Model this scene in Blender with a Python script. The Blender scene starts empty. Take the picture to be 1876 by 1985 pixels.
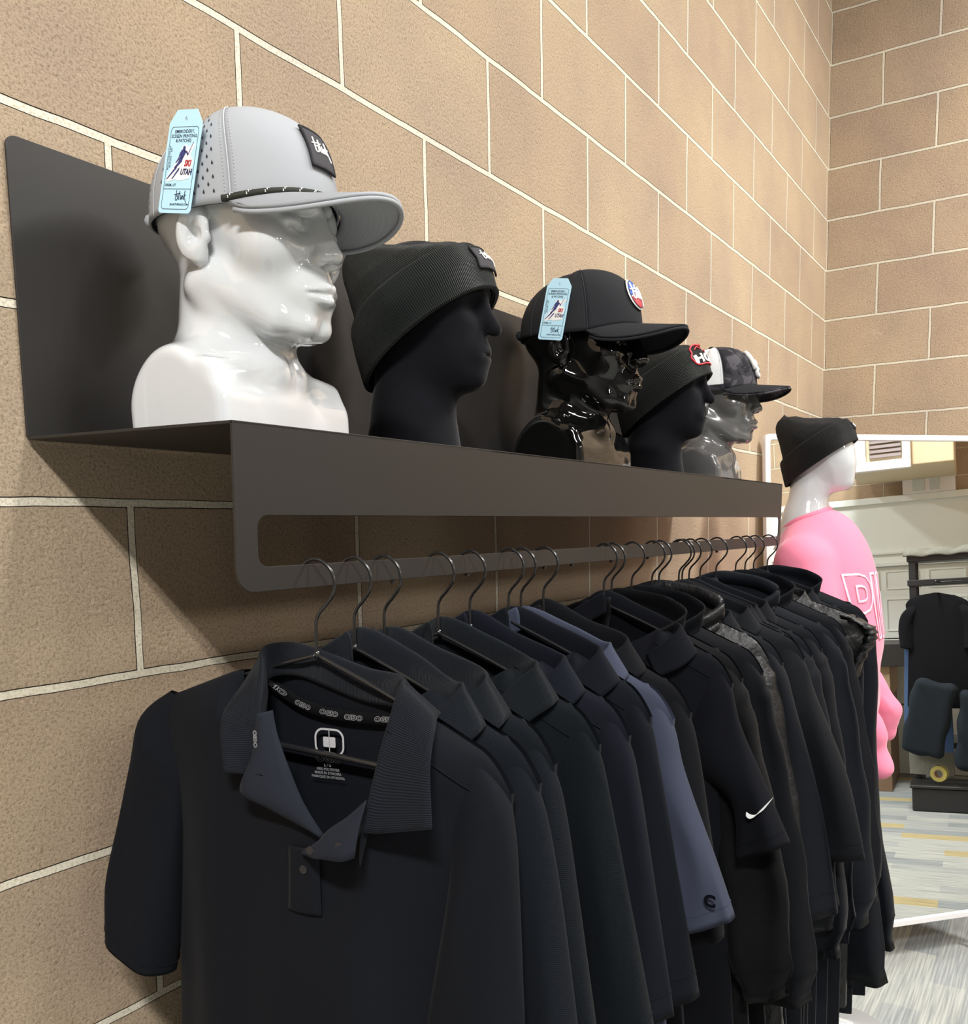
import bpy, math, random
import numpy as np
from mathutils import Vector, Matrix, Euler

random.seed(7)
rng = np.random.default_rng(11)
C = bpy.context.scene.collection
SC = bpy.context.scene
PI = math.pi
R = math.radians

# ------------------------------------------------------------------ camera
cam = bpy.data.cameras.new('camera'); camo = bpy.data.objects.new('camera', cam); C.objects.link(camo)
CP = Vector((-0.8978, -0.9417, 1.6182))
yaw, pit, rol = 0.5731, -0.1153, -0.0186
fw = Vector((math.cos(pit)*math.cos(yaw), math.cos(pit)*math.sin(yaw), math.sin(pit)))
rt = Vector((math.sin(yaw), -math.cos(yaw), 0)); up = rt.cross(fw)
rt2 = math.cos(rol)*rt + math.sin(rol)*up; up2 = -math.sin(rol)*rt + math.cos(rol)*up
Mx = Matrix((rt2, up2, -fw)).transposed().to_4x4(); Mx.translation = CP
camo.matrix_world = Mx
cam.sensor_fit = 'HORIZONTAL'; cam.sensor_width = 36; cam.lens = 1778.0/1876*36
cam.shift_y = (1232.4-992.5)/1876; cam.clip_start = 0.02
cam.dof.use_dof = False
SC.camera = camo

# ------------------------------------------------------------------ light and exposure
SC.view_settings.view_transform = 'Standard'; SC.view_settings.look = 'None'
SC.view_settings.gamma = 1; SC.view_settings.use_curve_mapping = False
SC.view_settings.exposure = 0.0
w = bpy.data.worlds.new('world'); SC.world = w; w.use_nodes = True
w.node_tree.nodes['Background'].inputs[0].default_value = (0.75, 0.87, 1.0, 1)
w.node_tree.nodes['Background'].inputs[1].default_value = 0.10
LAMPS = [(-2.55, -1.9, 138), (0.27, -1.9, 32), (2.35, -2.2, 76), (-2.55, -6.8, 44), (-0.9, -6.8, 44), (0.75, -6.8, 44)]
LZ = 4.12

# ------------------------------------------------------------------ helpers
def tag(o, label=None, cat=None, group=None, kind=None):
    if label: o['label'] = label
    if cat: o['category'] = cat
    if group: o['group'] = group
    if kind: o['kind'] = kind
    return o
def thing(name, label, cat, loc=(0, 0, 0), rz=0.0, group=None, rot=None):
    o = bpy.data.objects.new(name, None); C.objects.link(o); o.empty_display_size = .05
    o.location = loc; o.rotation_euler = rot if rot else (0, 0, rz)
    return tag(o, label, cat, group)
def mesh(name, V, F, mat=None, parent=None, smooth=True, uv=None, label=None):
    me = bpy.data.meshes.new(name)
    V = np.asarray(V, dtype=float).reshape(-1, 3)
    me.from_pydata(V.tolist(), [], [tuple(int(i) for i in f) for f in F])
    if uv is not None:
        ul = me.uv_layers.new(name='UVMap')
        li = np.zeros(len(me.loops), dtype=np.int32); me.loops.foreach_get('vertex_index', li)
        ul.data.foreach_set('uv', np.asarray(uv, dtype=np.float32)[li].ravel())
    me.update()
    if smooth: me.polygons.foreach_set('use_smooth', [True]*len(me.polygons))
    if mat:
        for m in (mat if isinstance(mat, (list, tuple)) else [mat]): me.materials.append(m)
    o = bpy.data.objects.new(name, me); C.objects.link(o)
    if parent: o.parent = parent
    if label: o['label'] = label
    return o
def gridf(n, m, cu=False, cv=False):
    F = []
    for i in range(n if cu else n-1):
        for j in range(m if cv else m-1):
            a, b = i*m+j, ((i+1) % n)*m+j
            c, d = ((i+1) % n)*m+(j+1) % m, i*m+(j+1) % m
            F.append((a, b, c, d))
    return F
def grid(name, P, mat, parent=None, cu=False, cv=False, thick=0, uv=True, off=0.0, label=None, **k):
    P = np.asarray(P, dtype=float); n, m = P.shape[:2]
    U = None
    if uv:
        a, b = np.meshgrid(np.linspace(0, 1, n), np.linspace(0, 1, m), indexing='ij'); U = np.stack([a, b], -1).reshape(-1, 2)
    o = mesh(name, P.reshape(-1, 3), gridf(n, m, cu, cv), mat, parent, uv=U, label=label, **k)
    if thick:
        s = o.modifiers.new('thickness', 'SOLIDIFY'); s.thickness = thick; s.offset = off
    return o
class MB:
    """collects boxes, tubes and prisms into one mesh"""
    def __init__(s): s.V = []; s.F = []
    def add(s, V, F):
        b = len(s.V); s.V += [tuple(v) for v in V]; s.F += [tuple(i+b for i in f) for f in F]; return s
    def box(s, lo, hi, M=None):
        x0, y0, z0 = lo; x1, y1, z1 = hi
        V = [Vector(p) for p in ((x0,y0,z0),(x1,y0,z0),(x1,y1,z0),(x0,y1,z0),(x0,y0,z1),(x1,y0,z1),(x1,y1,z1),(x0,y1,z1))]
        if M is not None: V = [M @ v for v in V]
        return s.add(V, [(0,3,2,1),(4,5,6,7),(0,1,5,4),(1,2,6,5),(2,3,7,6),(3,0,4,7)])
    def tube(s, pts, r, n=10, closed=False, cap=True):
        P = [Vector(p) for p in pts]; m = len(P); rs = r if hasattr(r, '__len__') else [r]*m
        V = []; prev = None
        for i, p in enumerate(P):
            if closed: t = P[(i+1) % m]-P[i-1]
            else: t = (P[min(i+1, m-1)]-P[max(i-1, 0)])
            t = t.normalized() if t.length > 1e-12 else Vector((0, 0, 1))
            if prev is None:
                a = t.orthogonal().normalized()
            else:
                a = (prev-t*prev.dot(t)); a = a.normalized() if a.length > 1e-9 else t.orthogonal().normalized()
            prev = a; b = t.cross(a)
            for k in range(n):
                c = 2*PI*k/n; V.append(p+(a*math.cos(c)+b*math.sin(c))*rs[i])
        F = []
        for i in range(m if closed else m-1):
            for k in range(n):
                F.append((i*n+k, i*n+(k+1) % n, ((i+1) % m)*n+(k+1) % n, ((i+1) % m)*n+k))
        if cap and not closed:
            F.append(tuple(range(n-1, -1, -1))); F.append(tuple((m-1)*n+k for k in range(n)))
        return s.add(V, F)
    def prism(s, poly, f, t0, t1):
        """poly of (a,b); f(a,b,t) gives the point"""
        n = len(poly); V = [f(a, b, t0) for a, b in poly]+[f(a, b, t1) for a, b in poly]
        F = [tuple(range(n-1, -1, -1)), tuple(range(n, 2*n))]+[(i, (i+1) % n, n+(i+1) % n, n+i) for i in range(n)]
        return s.add(V, F)
    def lathe(s, prof, c=(0,0,0), n=32):
        V = []; m = len(prof)
        for k in range(n):
            a = 2*PI*k/n
            for r, z in prof: V.append((c[0]+r*math.cos(a), c[1]+r*math.sin(a), c[2]+z))
        return s.add(V, [(k*m+j, ((k+1) % n)*m+j, ((k+1) % n)*m+j+1, k*m+j+1) for k in range(n) for j in range(m-1)])
    def build(s, name, mat, parent=None, smooth=False, bevel=0, label=None):
        o = mesh(name, s.V, s.F, mat, parent, smooth, label=label)
        if bevel:
            b = o.modifiers.new('bevel', 'BEVEL'); b.width = bevel; b.segments = 3; b.limit_method = 'ANGLE'; b.angle_limit = R(50)
        return o
def smoothcurve(pts, n=8, closed=False):
    """Catmull-Rom through the points"""
    P = [np.array(p, float) for p in pts]; out = []; m = len(P)
    for i in range(m if closed else m-1):
        if closed: a, b, c, d = P[i-1], P[i], P[(i+1) % m], P[(i+2) % m]
        else: a, b, c, d = P[max(i-1, 0)], P[i], P[i+1], P[min(i+2, m-1)]
        for k in range(n):
            t = k/n; out.append(.5*((2*b)+(-a+c)*t+(2*a-5*b+4*c-d)*t*t+(-a+3*b-3*c+d)*t**3))
    if not closed: out.append(P[-1])
    return out
def rrect(w, h, r, n=5, cx=0, cy=0):
    o = []
    for (sx, sy, a0) in ((1, -1, -90), (1, 1, 0), (-1, 1, 90), (-1, -1, 180)):
        for k in range(n+1):
            a = R(a0+90*k/n); o.append((cx+sx*(w/2-r)+r*math.cos(a), cy+sy*(h/2-r)+r*math.sin(a)))
    return o
def ringprism(mb, outer, inner, f, t0, t1):
    n = len(outer)
    V = [f(*p, t0) for p in outer]+[f(*p, t0) for p in inner]+[f(*p, t1) for p in outer]+[f(*p, t1) for p in inner]
    F = []
    for i in range(n):
        j = (i+1) % n
        F += [(i, n+i, n+j, j), (2*n+i, 2*n+j, 3*n+j, 3*n+i), (i, j, 2*n+j, 2*n+i), (n+i, 3*n+i, 3*n+j, n+j)]
    mb.add(V, F); return mb
_tc = {}
def text_geo(body, size=1.0, bold=0.0, extrude=0.02, outline=0.0, shear=0.0, align='CENTER', space=1.0):
    """letters of the built-in font as (verts, faces), centred on x, y in em units"""
    key = (body, size, bold, extrude, outline, shear, align, space)
    if key in _tc: return _tc[key]
    cu = bpy.data.curves.new('lettering', 'FONT'); cu.body = body; cu.size = size; cu.align_x = align; cu.align_y = 'CENTER'
    cu.offset = bold; cu.extrude = extrude; cu.resolution_u = 3; cu.shear = shear; cu.space_character = space
    if outline: cu.fill_mode = 'NONE'; cu.bevel_depth = outline; cu.bevel_resolution = 1; cu.extrude = 0
    o = bpy.data.objects.new('lettering', cu); C.objects.link(o)
    bpy.context.view_layer.update()
    dg = bpy.context.evaluated_depsgraph_get(); me = bpy.data.meshes.new_from_object(o.evaluated_get(dg))
    V = np.array([v.co[:] for v in me.vertices]); F = [tuple(p.vertices) for p in me.polygons]
    bpy.data.objects.remove(o); bpy.data.meshes.remove(me); bpy.data.curves.remove(cu)
    _tc[key] = (V, F); return V, F
def text(name, body, f, mat, parent, **k):
    """letters mapped by f(a, b, t) -> point"""
    V, F = text_geo(body, **k)
    return mesh(name, [f(*v) for v in V], F, mat, parent, smooth=False)

# ------------------------------------------------------------------ materials
def pm(name, col, rough=.5, spec=.5, metal=0, sheen=0, coat=0, bump=None, var=None, emit=None):
    m = bpy.data.materials.new(name); m.use_nodes = True; nt = m.node_tree; b = nt.nodes['Principled BSDF']
    b.inputs['Base Color'].default_value = (*col, 1); b.inputs['Roughness'].default_value = rough
    b.inputs['Specular IOR Level'].default_value = spec; b.inputs['Metallic'].default_value = metal
    b.inputs['Sheen Weight'].default_value = sheen; b.inputs['Sheen Roughness'].default_value = .4
    b.inputs['Coat Weight'].default_value = coat; b.inputs['Coat Roughness'].default_value = .03
    if emit: b.inputs['Emission Color'].default_value = (*emit[0], 1); b.inputs['Emission Strength'].default_value = emit[1]
    tc = nt.nodes.new('ShaderNodeTexCoord')
    if var:   # (scale, amount): colour mottling
        n = nt.nodes.new('ShaderNodeTexNoise'); n.inputs['Scale'].default_value = var[0]; n.inputs['Detail'].default_value = 4
        nt.links.new(tc.outputs['Object'], n.inputs['Vector'])
        mx = nt.nodes.new('ShaderNodeMix'); mx.data_type = 'RGBA'
        mx.inputs[6].default_value = (*[c*(1-var[1]) for c in col], 1); mx.inputs[7].default_value = (*[min(1, c*(1+var[1])) for c in col], 1)
        nt.links.new(n.outputs['Fac'], mx.inputs[0]); nt.links.new(mx.outputs[2], b.inputs['Base Color'])
    if bump:  # list of (kind, scale, strength, distance)
        last = None
        for kind, sc, st, di in bump:
            bp = nt.nodes.new('ShaderNodeBump'); bp.inputs['Strength'].default_value = st; bp.inputs['Distance'].default_value = di
            if kind == 'noise':
                n = nt.nodes.new('ShaderNodeTexNoise'); n.inputs['Scale'].default_value = sc; n.inputs['Detail'].default_value = 5; out = n.outputs['Fac']
                nt.links.new(tc.outputs['Object'], n.inputs['Vector'])
            elif kind == 'voro':
                n = nt.nodes.new('ShaderNodeTexVoronoi'); n.inputs['Scale'].default_value = sc; out = n.outputs['Distance']
                nt.links.new(tc.outputs['Object'], n.inputs['Vector'])
            else:     # waves: 'u','v' along the UV map, 'x','y','z' along the object, 'd' diagonal
                n = nt.nodes.new('ShaderNodeTexWave'); n.wave_type = 'BANDS'; n.inputs['Scale'].default_value = sc; out = n.outputs['Fac']
                if kind in 'uv':
                    n.bands_direction = 'X' if kind == 'u' else 'Y'; nt.links.new(tc.outputs['UV'], n.inputs['Vector'])
                else:
                    n.bands_direction = {'x': 'X', 'y': 'Y', 'z': 'Z', 'd': 'DIAGONAL'}[kind]; nt.links.new(tc.outputs['Object'], n.inputs['Vector'])
            nt.links.new(out, bp.inputs['Height'])
            if last: nt.links.new(last.outputs[0], bp.inputs['Normal'])
            last = bp
        nt.links.new(last.outputs[0], b.inputs['Normal'])
    return m
def block_mat(name, horiz, shift, tint=(1, 1, 1)):
    """tan concrete block wall: running bond, cream mortar, grainy pitted faces"""
    m = bpy.data.materials.new(name); m.use_nodes = True; nt = m.node_tree; N = nt.nodes; L = nt.links; b = N['Principled BSDF']
    tc = N.new('ShaderNodeTexCoord'); sp = N.new('ShaderNodeSeparateXYZ'); L.new(tc.outputs['Object'], sp.inputs[0])
    cb = N.new('ShaderNodeCombineXYZ')
    def math_(op, a, v2):
        n = N.new('ShaderNodeMath'); n.operation = op
        if hasattr(a, 'is_linked'): L.new(a, n.inputs[0])
        else: n.inputs[0].default_value = a
        if hasattr(v2, 'is_linked'): L.new(v2, n.inputs[1])
        else: n.inputs[1].default_value = v2
        return n.outputs[0]
    if horiz == 'x': h = math_('ADD', sp.outputs[0], shift)
    else: h = math_('ADD', math_('MULTIPLY', sp.outputs[1], -1.0), shift)
    v = math_('ADD', sp.outputs[2], -0.2344)
    wob = N.new('ShaderNodeTexNoise'); wob.inputs['Scale'].default_value = 9; L.new(tc.outputs['Object'], wob.inputs['Vector'])
    wo = math_('MULTIPLY', math_('ADD', wob.outputs['Fac'], -.5), .006)
    L.new(math_('ADD', h, wo), cb.inputs[0]); L.new(math_('ADD', v, wo), cb.inputs[1])
    br = N.new('ShaderNodeTexBrick'); L.new(cb.outputs[0], br.inputs['Vector'])
    br.inputs['Scale'].default_value = 1; br.inputs['Brick Width'].default_value = .4064; br.inputs['Row Height'].default_value = .2032
    br.inputs['Mortar Size'].default_value = .0056; br.inputs['Mortar Smooth'].default_value = .25; br.inputs['Bias'].default_value = 0
    br.inputs['Color1'].default_value = (.64*tint[0], .515*tint[1], .375*tint[2], 1)
    br.inputs['Color2'].default_value = (.57*tint[0], .445*tint[1], .325*tint[2], 1)
    br.inputs['Mortar'].default_value = (.76, .72, .60, 1)
    fine = N.new('ShaderNodeTexNoise'); fine.inputs['Scale'].default_value = 290; fine.inputs['Detail'].default_value = 9; fine.inputs['Roughness'].default_value = .76
    big = N.new('ShaderNodeTexNoise'); big.inputs['Scale'].default_value = 3.2; big.inputs['Detail'].default_value = 3
    pit = N.new('ShaderNodeTexVoronoi'); pit.inputs['Scale'].default_value = 85; pit.inputs['Randomness'].default_value = 1
    for n in (fine, big, pit): L.new(tc.outputs['Object'], n.inputs['Vector'])
    cr = N.new('ShaderNodeValToRGB'); L.new(fine.outputs['Fac'], cr.inputs[0])
    cr.color_ramp.elements[0].position = .38; cr.color_ramp.elements[0].color = (.46, .40, .36, 1)
    cr.color_ramp.elements[1].position = .52; cr.color_ramp.elements[1].color = (1.0, 1.0, 1.0, 1)
    mu = N.new('ShaderNodeMix'); mu.data_type = 'RGBA'; mu.blend_type = 'MULTIPLY'; mu.inputs[0].default_value = .75
    L.new(br.outputs['Color'], mu.inputs[6]); L.new(cr.outputs[0], mu.inputs[7])
    cr2 = N.new('ShaderNodeValToRGB'); L.new(big.outputs['Fac'], cr2.inputs[0])
    cr2.color_ramp.elements[0].position = .3; cr2.color_ramp.elements[0].color = (.86, .84, .86, 1)
    cr2.color_ramp.elements[1].position = .7; cr2.color_ramp.elements[1].color = (1.08, 1.06, 1.0, 1)
    mu2 = N.new('ShaderNodeMix'); mu2.data_type = 'RGBA'; mu2.blend_type = 'MULTIPLY'; mu2.inputs[0].default_value = 1
    L.new(mu.outputs[2], mu2.inputs[6]); L.new(cr2.outputs[0], mu2.inputs[7])
    # pale efflorescence in a few spots
    ef = N.new('ShaderNodeTexNoise'); ef.inputs['Scale'].default_value = 2.1; ef.inputs['Detail'].default_value = 8; ef.inputs['Roughness'].default_value = .7
    L.new(tc.outputs['Object'], ef.inputs['Vector'])
    er = N.new('ShaderNodeValToRGB'); er.color_ramp.elements[0].position = .66; er.color_ramp.elements[1].position = .80; L.new(ef.outputs['Fac'], er.inputs[0])
    mu3 = N.new('ShaderNodeMix'); mu3.data_type = 'RGBA'; L.new(er.outputs[0], mu3.inputs[0])
    L.new(mu2.outputs[2], mu3.inputs[6]); mu3.inputs[7].default_value = (.75, .64, .56, 1)
    L.new(mu3.outputs[2], b.inputs['Base Color'])
    b.inputs['Roughness'].default_value = .92; b.inputs['Specular IOR Level'].default_value = .15
    b1 = N.new('ShaderNodeBump'); b1.inputs['Strength'].default_value = .55; b1.inputs['Distance'].default_value = .0035; b1.invert = True
    L.new(br.outputs['Fac'], b1.inputs['Height'])
    pr = N.new('ShaderNodeValToRGB'); pr.color_ramp.elements[0].position = .05; pr.color_ramp.elements[1].position = .35; L.new(pit.outputs['Distance'], pr.inputs[0])
    su = math_('ADD', fine.outputs['Fac'], math_('MULTIPLY', pr.outputs[0], .35))
    su = math_('MULTIPLY', su, math_('SUBTRACT', 1.15, br.outputs['Fac']))
    b2 = N.new('ShaderNodeBump'); b2.inputs['Strength'].default_value = .9; b2.inputs['Distance'].default_value = .0038
    L.new(su, b2.inputs['Height']); L.new(b1.outputs[0], b2.inputs['Normal'])
    L.new(b2.outputs[0], b.inputs['Normal'])
    return m
def carpet_mat():
    """grey plank carpet tiles, streaked along their length, with a few yellow planks"""
    m = bpy.data.materials.new('carpet'); m.use_nodes = True; nt = m.node_tree; N = nt.nodes; L = nt.links; b = N['Principled BSDF']
    tc = N.new('ShaderNodeTexCoord'); mp = N.new('ShaderNodeMapping'); mp.inputs['Rotation'].default_value = (0, 0, 0)
    L.new(tc.outputs['Object'], mp.inputs[0])
    br = N.new('ShaderNodeTexBrick'); L.new(mp.outputs[0], br.inputs['Vector']); br.inputs['Scale'].default_value = 1
    br.inputs['Brick Width'].default_value = .46; br.inputs['Row Height'].default_value = .115; br.inputs['Mortar Size'].default_value = 0
    br.inputs['Color1'].default_value = (0, 0, 0, 1); br.inputs['Color2'].default_value = (1, 1, 1, 1); br.inputs['Bias'].default_value = 0
    cr = N.new('ShaderNodeValToRGB'); L.new(br.outputs['Color'], cr.inputs[0])
    e = cr.color_ramp; e.interpolation = 'CONSTANT'; e.elements[0].position = 0; e.elements[0].color = (.36, .375, .37, 1)
    e.elements[1].position = .35; e.elements[1].color = (.28, .30, .31, 1)
    x = e.elements.new(.6); x.color = (.41, .42, .40, 1); x = e.elements.new(.9); x.color = (.43, .36, .20, 1)
    m2 = N.new('ShaderNodeMapping'); m2.inputs['Scale'].default_value = (3, 95, 1); L.new(tc.outputs['Object'], m2.inputs[0])
    n = N.new('ShaderNodeTexNoise'); n.inputs['Scale'].default_value = 1.4; n.inputs['Detail'].default_value = 5; L.new(m2.outputs[0], n.inputs['Vector'])
    c2 = N.new('ShaderNodeValToRGB'); c2.color_ramp.elements[0].position = .35; c2.color_ramp.elements[0].color = (.68, .70, .72, 1)
    c2.color_ramp.elements[1].position = .65; c2.color_ramp.elements[1].color = (1.15, 1.15, 1.12, 1); L.new(n.outputs['Fac'], c2.inputs[0])
    mu = N.new('ShaderNodeMix'); mu.data_type = 'RGBA'; mu.blend_type = 'MULTIPLY'; mu.inputs[0].default_value = 1
    L.new(cr.outputs[0], mu.inputs[6]); L.new(c2.outputs[0], mu.inputs[7]); L.new(mu.outputs[2], b.inputs['Base Color'])
    b.inputs['Roughness'].default_value = .95; b.inputs['Specular IOR Level'].default_value = .1
    bp = N.new('ShaderNodeBump'); bp.inputs['Strength'].default_value = .5; bp.inputs['Distance'].default_value = .004
    L.new(n.outputs['Fac'], bp.inputs['Height']); L.new(bp.outputs[0], b.inputs['Normal'])
    return m

M_wallA = block_mat('block_wall_side', 'x', 0.0)
M_wallB = block_mat('block_wall_end', 'y', .2032, (.93, .92, .92))
M_wallC = block_mat('block_wall_far', 'x', .1)
M_carpet = carpet_mat()
M_ceil = pm('dark_ceiling', (.13, .125, .12), .8)
M_dwall = pm('dark_grey_wall_paint', (.16, .155, .15), .8)
M_black = pm('powder_coated_steel', (.020, .0182, .0172), .45, .36, bump=[('noise', 900, .06, .0005)])
M_wire = pm('black_wire', (.012, .012, .013), .22, .6)
M_whitegloss = pm('white_gloss_plastic', (.57, .59, .61), .10, .5, coat=1.0)
M_blackgloss = pm('black_gloss_plastic', (.003, .003, .003), .06, .5, coat=.15)
M_greygloss = pm('grey_gloss_plastic', (.12, .118, .118), .22, .6, coat=.6)
M_velvet = pm('black_flocking', (.006, .0062, .0085), .95, .1, sheen=.12, bump=[('noise', 500, .3, .0006)])
M_cap = pm('grey_cap_fabric', (.33, .345, .37), .75, .25, bump=[('noise', 900, .08, .0004)])
M_capu = pm('grey_cap_fabric_inside', (.25, .26, .28), .8, .2)
M_thread = pm('grey_thread', (.42, .43, .45), .7)
M_threadd = pm('dark_grey_thread', (.14, .145, .15), .7)
M_hole = pm('perforation_dark', (.02, .022, .03), .9)
M_patch = pm('charcoal_patch', (.055, .053, .060), .8, .2, bump=[('x', 400, .2, .0004)])
M_patchb = pm('black_patch_border', (.015, .015, .018), .7, .3, bump=[('noise', 700, .6, .0008)])
M_white = pm('white_print', (.85, .85, .85), .5)
M_tag = pm('light_blue_card', (.47, .74, .90), .45, .4)
M_ink = pm('dark_blue_ink', (.010, .022, .045), .5)
M_navy = pm('navy_ink', (.03, .04, .17), .5)
M_red = pm('red_ink', (.62, .03, .05), .5)
M_blue = pm('blue_thread', (.02, .09, .55), .6)
M_blackfab = pm('black_cap_fabric', (.018, .019, .022), .85, .15, bump=[('noise', 900, .2, .0004)])
M_mirror = pm('mirror_glass', (.93, .96, .95), .0, .5, metal=1)
M_whiteframe = pm('white_frame', (.80, .79, .80), .4)

# ------------------------------------------------------------------ the room
def struct(name, mb, mat, **k):
    return tag(mb.build(name, mat, **k), kind='structure')
X0, X1, Y0, ZC = -4.6, 3.272, -8.0, 4.3
struct('floor', MB().box((X0, Y0, -.1), (X1+.2, .2, 0)), M_carpet)
struct('ceiling', MB().box((X0, Y0, ZC), (X1+.2, .2, ZC+.1)), M_ceil)
struct('wall_left', MB().box((X0, 0, 0), (X1, .2, ZC)), M_wallA)
struct('wall_right', MB().box((X1, Y0, 0), (X1+.2, .2, ZC)), M_wallB)
struct('wall_far', MB().box((X0, Y0-.2, 0), (X1+.2, Y0, ZC)), M_dwall)
struct('wall_near', MB().box((X0-.2, Y0-.2, 0), (X0, .2, ZC)), M_dwall)
for i, (lx, ly, pw) in enumerate(LAMPS):
    t = thing('ceiling_light', ['linear ceiling light above the near end of the block wall', 'linear ceiling light above the hanging rail', 'linear ceiling light nearest the wall corner',
              'linear ceiling light at the near end of the far row', 'linear ceiling light in the middle of the far row', 'linear ceiling light at the corner end of the far row'][i], 'ceiling light', (lx, ly, LZ), 0, 'linear ceiling lights')
    MB().box((-.16, -.64, .03), (.16, .64, .09)).build('housing', M_whiteframe, t, bevel=.005)
    MB().tube([(0, 0, .09), (0, 0, ZC-LZ)], .01).build('stem', M_whiteframe, t)
    for s in (-1, 1):
        ld = bpy.data.lights.new('tube_lamp', 'AREA'); ld.shape = 'RECTANGLE'; ld.size = .085; ld.size_y = 1.22
        ld.energy = pw; ld.color = (1.0, .985, .95)
        lo = bpy.data.objects.new('tube_lamp', ld); C.objects.link(lo); lo.parent = t; lo.location = (s*.085, 0, .0)

# ------------------------------------------------------------------ wall shelf with hanging rail
SX0, SX1 = -.3272, 1.4629        # left and right end
ZB, DR, D = 1.7244, .0215, .3115  # back height, droop, depth
def sh(x, a, b):                  # a outwards from the wall, b up, in the drooping shelf's frame
    return (x, -.004-(a*math.cos(DR)+b*math.sin(DR)), ZB-a*math.sin(DR)+b*math.cos(DR))
shelf = thing('wall_shelf', 'long black bent steel shelf with tall back panel, front apron and hanging rail', 'shelf', (0, 0, 0))
zt = 1.8600+.1693
def arcpts(cx, cy, r, a0, a1, n=6): return [(cx+r*math.cos(R(a0+(a1-a0)*k/n)), cy+r*math.sin(R(a0+(a1-a0)*k/n))) for k in range(n+1)]
rr = .012
poly = [(SX0, ZB), (SX1, ZB)]+arcpts(SX1-rr, zt-rr, rr, 0, 90)+arcpts(SX0+rr, zt-rr, rr, 90, 180)
MB().prism(poly, lambda a, b, t: (a, t, b), -.0045, -.0015).build('back_panel', M_black, shelf, bevel=.0006)
MB().prism([(0, 0), (D, 0), (D, -.003), (0, -.003)], lambda a, b, t: sh(t, a, b), SX0, SX1).build('shelf_board', M_black, shelf, bevel=.0006)
HB = -.1527
ol = arcpts(SX0+.02, HB+.02, .02, 180, 270, 8)+arcpts(SX1-.02, HB+.02, .02, 270, 360, 8)+arcpts(SX1-.0012, -.0012, .0012, 0, 90, 4)+arcpts(SX0+.0012, -.0012, .0012, 90, 180, 4)
s0, s1, st, sb = SX0+.026, SX1-.014, -.0830, -.1300
il = arcpts(s0+.012, sb+.012, .012, 180, 270, 8)+arcpts(s1-.012, sb+.012, .012, 270, 360, 8)+arcpts(s1-.012, st-.012, .012, 0, 90, 4)+arcpts(s0+.012, st-.012, .012, 90, 180, 4)
fa = MB(); ringprism(fa, ol, il, lambda a, b, t: sh(a, D-t, b), 0, .003)
fa.build('front_apron', M_black, shelf, bevel=.0006)
for bx in (-.100, .048, .245, .33, .47, .62, .99):
    MB().lathe([(0, -.004), (.003, -.004), (.003, 0), (0, 0)], sh(bx, D-.004, HB), 10).build('rail_stud', M_black, shelf)

# ------------------------------------------------------------------ implicit surfaces for the mannequins
def V3(*a): return np.array(a, dtype=np.float32)
def ell(P, c, r):
    q = (P-V3(*c)); k0 = np.sqrt((q[..., 0]/r[0])**2+(q[..., 1]/r[1])**2+(q[..., 2]/r[2])**2)+1e-9
    k1 = np.sqrt((q[..., 0]/r[0]**2)**2+(q[..., 1]/r[1]**2)**2+(q[..., 2]/r[2]**2)**2)+1e-9
    return k0*(k0-1)/k1
def cap_(P, a, b, r0, r1=None, sq=None):
    r1 = r0 if r1 is None else r1
    a = V3(*a); b = V3(*b); s = V3(*(sq or (1, 1, 1)))
    p = (P-a)*s; d = (b-a)*s; t = np.clip((p@d)/(d@d), 0, 1)
    return np.sqrt(((p-t[..., None]*d)**2).sum(-1))-(r0+(r1-r0)*t)
def box_(P, c, h, r):
    q = np.abs(P-V3(*c))-V3(*h)+r
    return np.sqrt((np.maximum(q, 0)**2).sum(-1))+np.minimum(q.max(-1), 0)-r
def su(a, b, k):
    h = np.clip(.5+.5*(b-a)/k, 0, 1); return b*(1-h)+a*h-k*h*(1-h)
def ss(a, b, k):   # a minus b
    return -su(-a, b, k)
def si(a, b, k): return -su(-a, -b, k)
def rotx(P, c, ang, axis):
    Q = P-V3(*c); ca, sa = math.cos(ang), math.sin(ang); O = Q.copy(); i, j = {'x': (1, 2), 'y': (0, 2), 'z': (0, 1)}[axis]
    O[..., i] = Q[..., i]*ca+Q[..., j]*sa; O[..., j] = -Q[..., i]*sa+Q[..., j]*ca
    return O+V3(*c)
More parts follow.
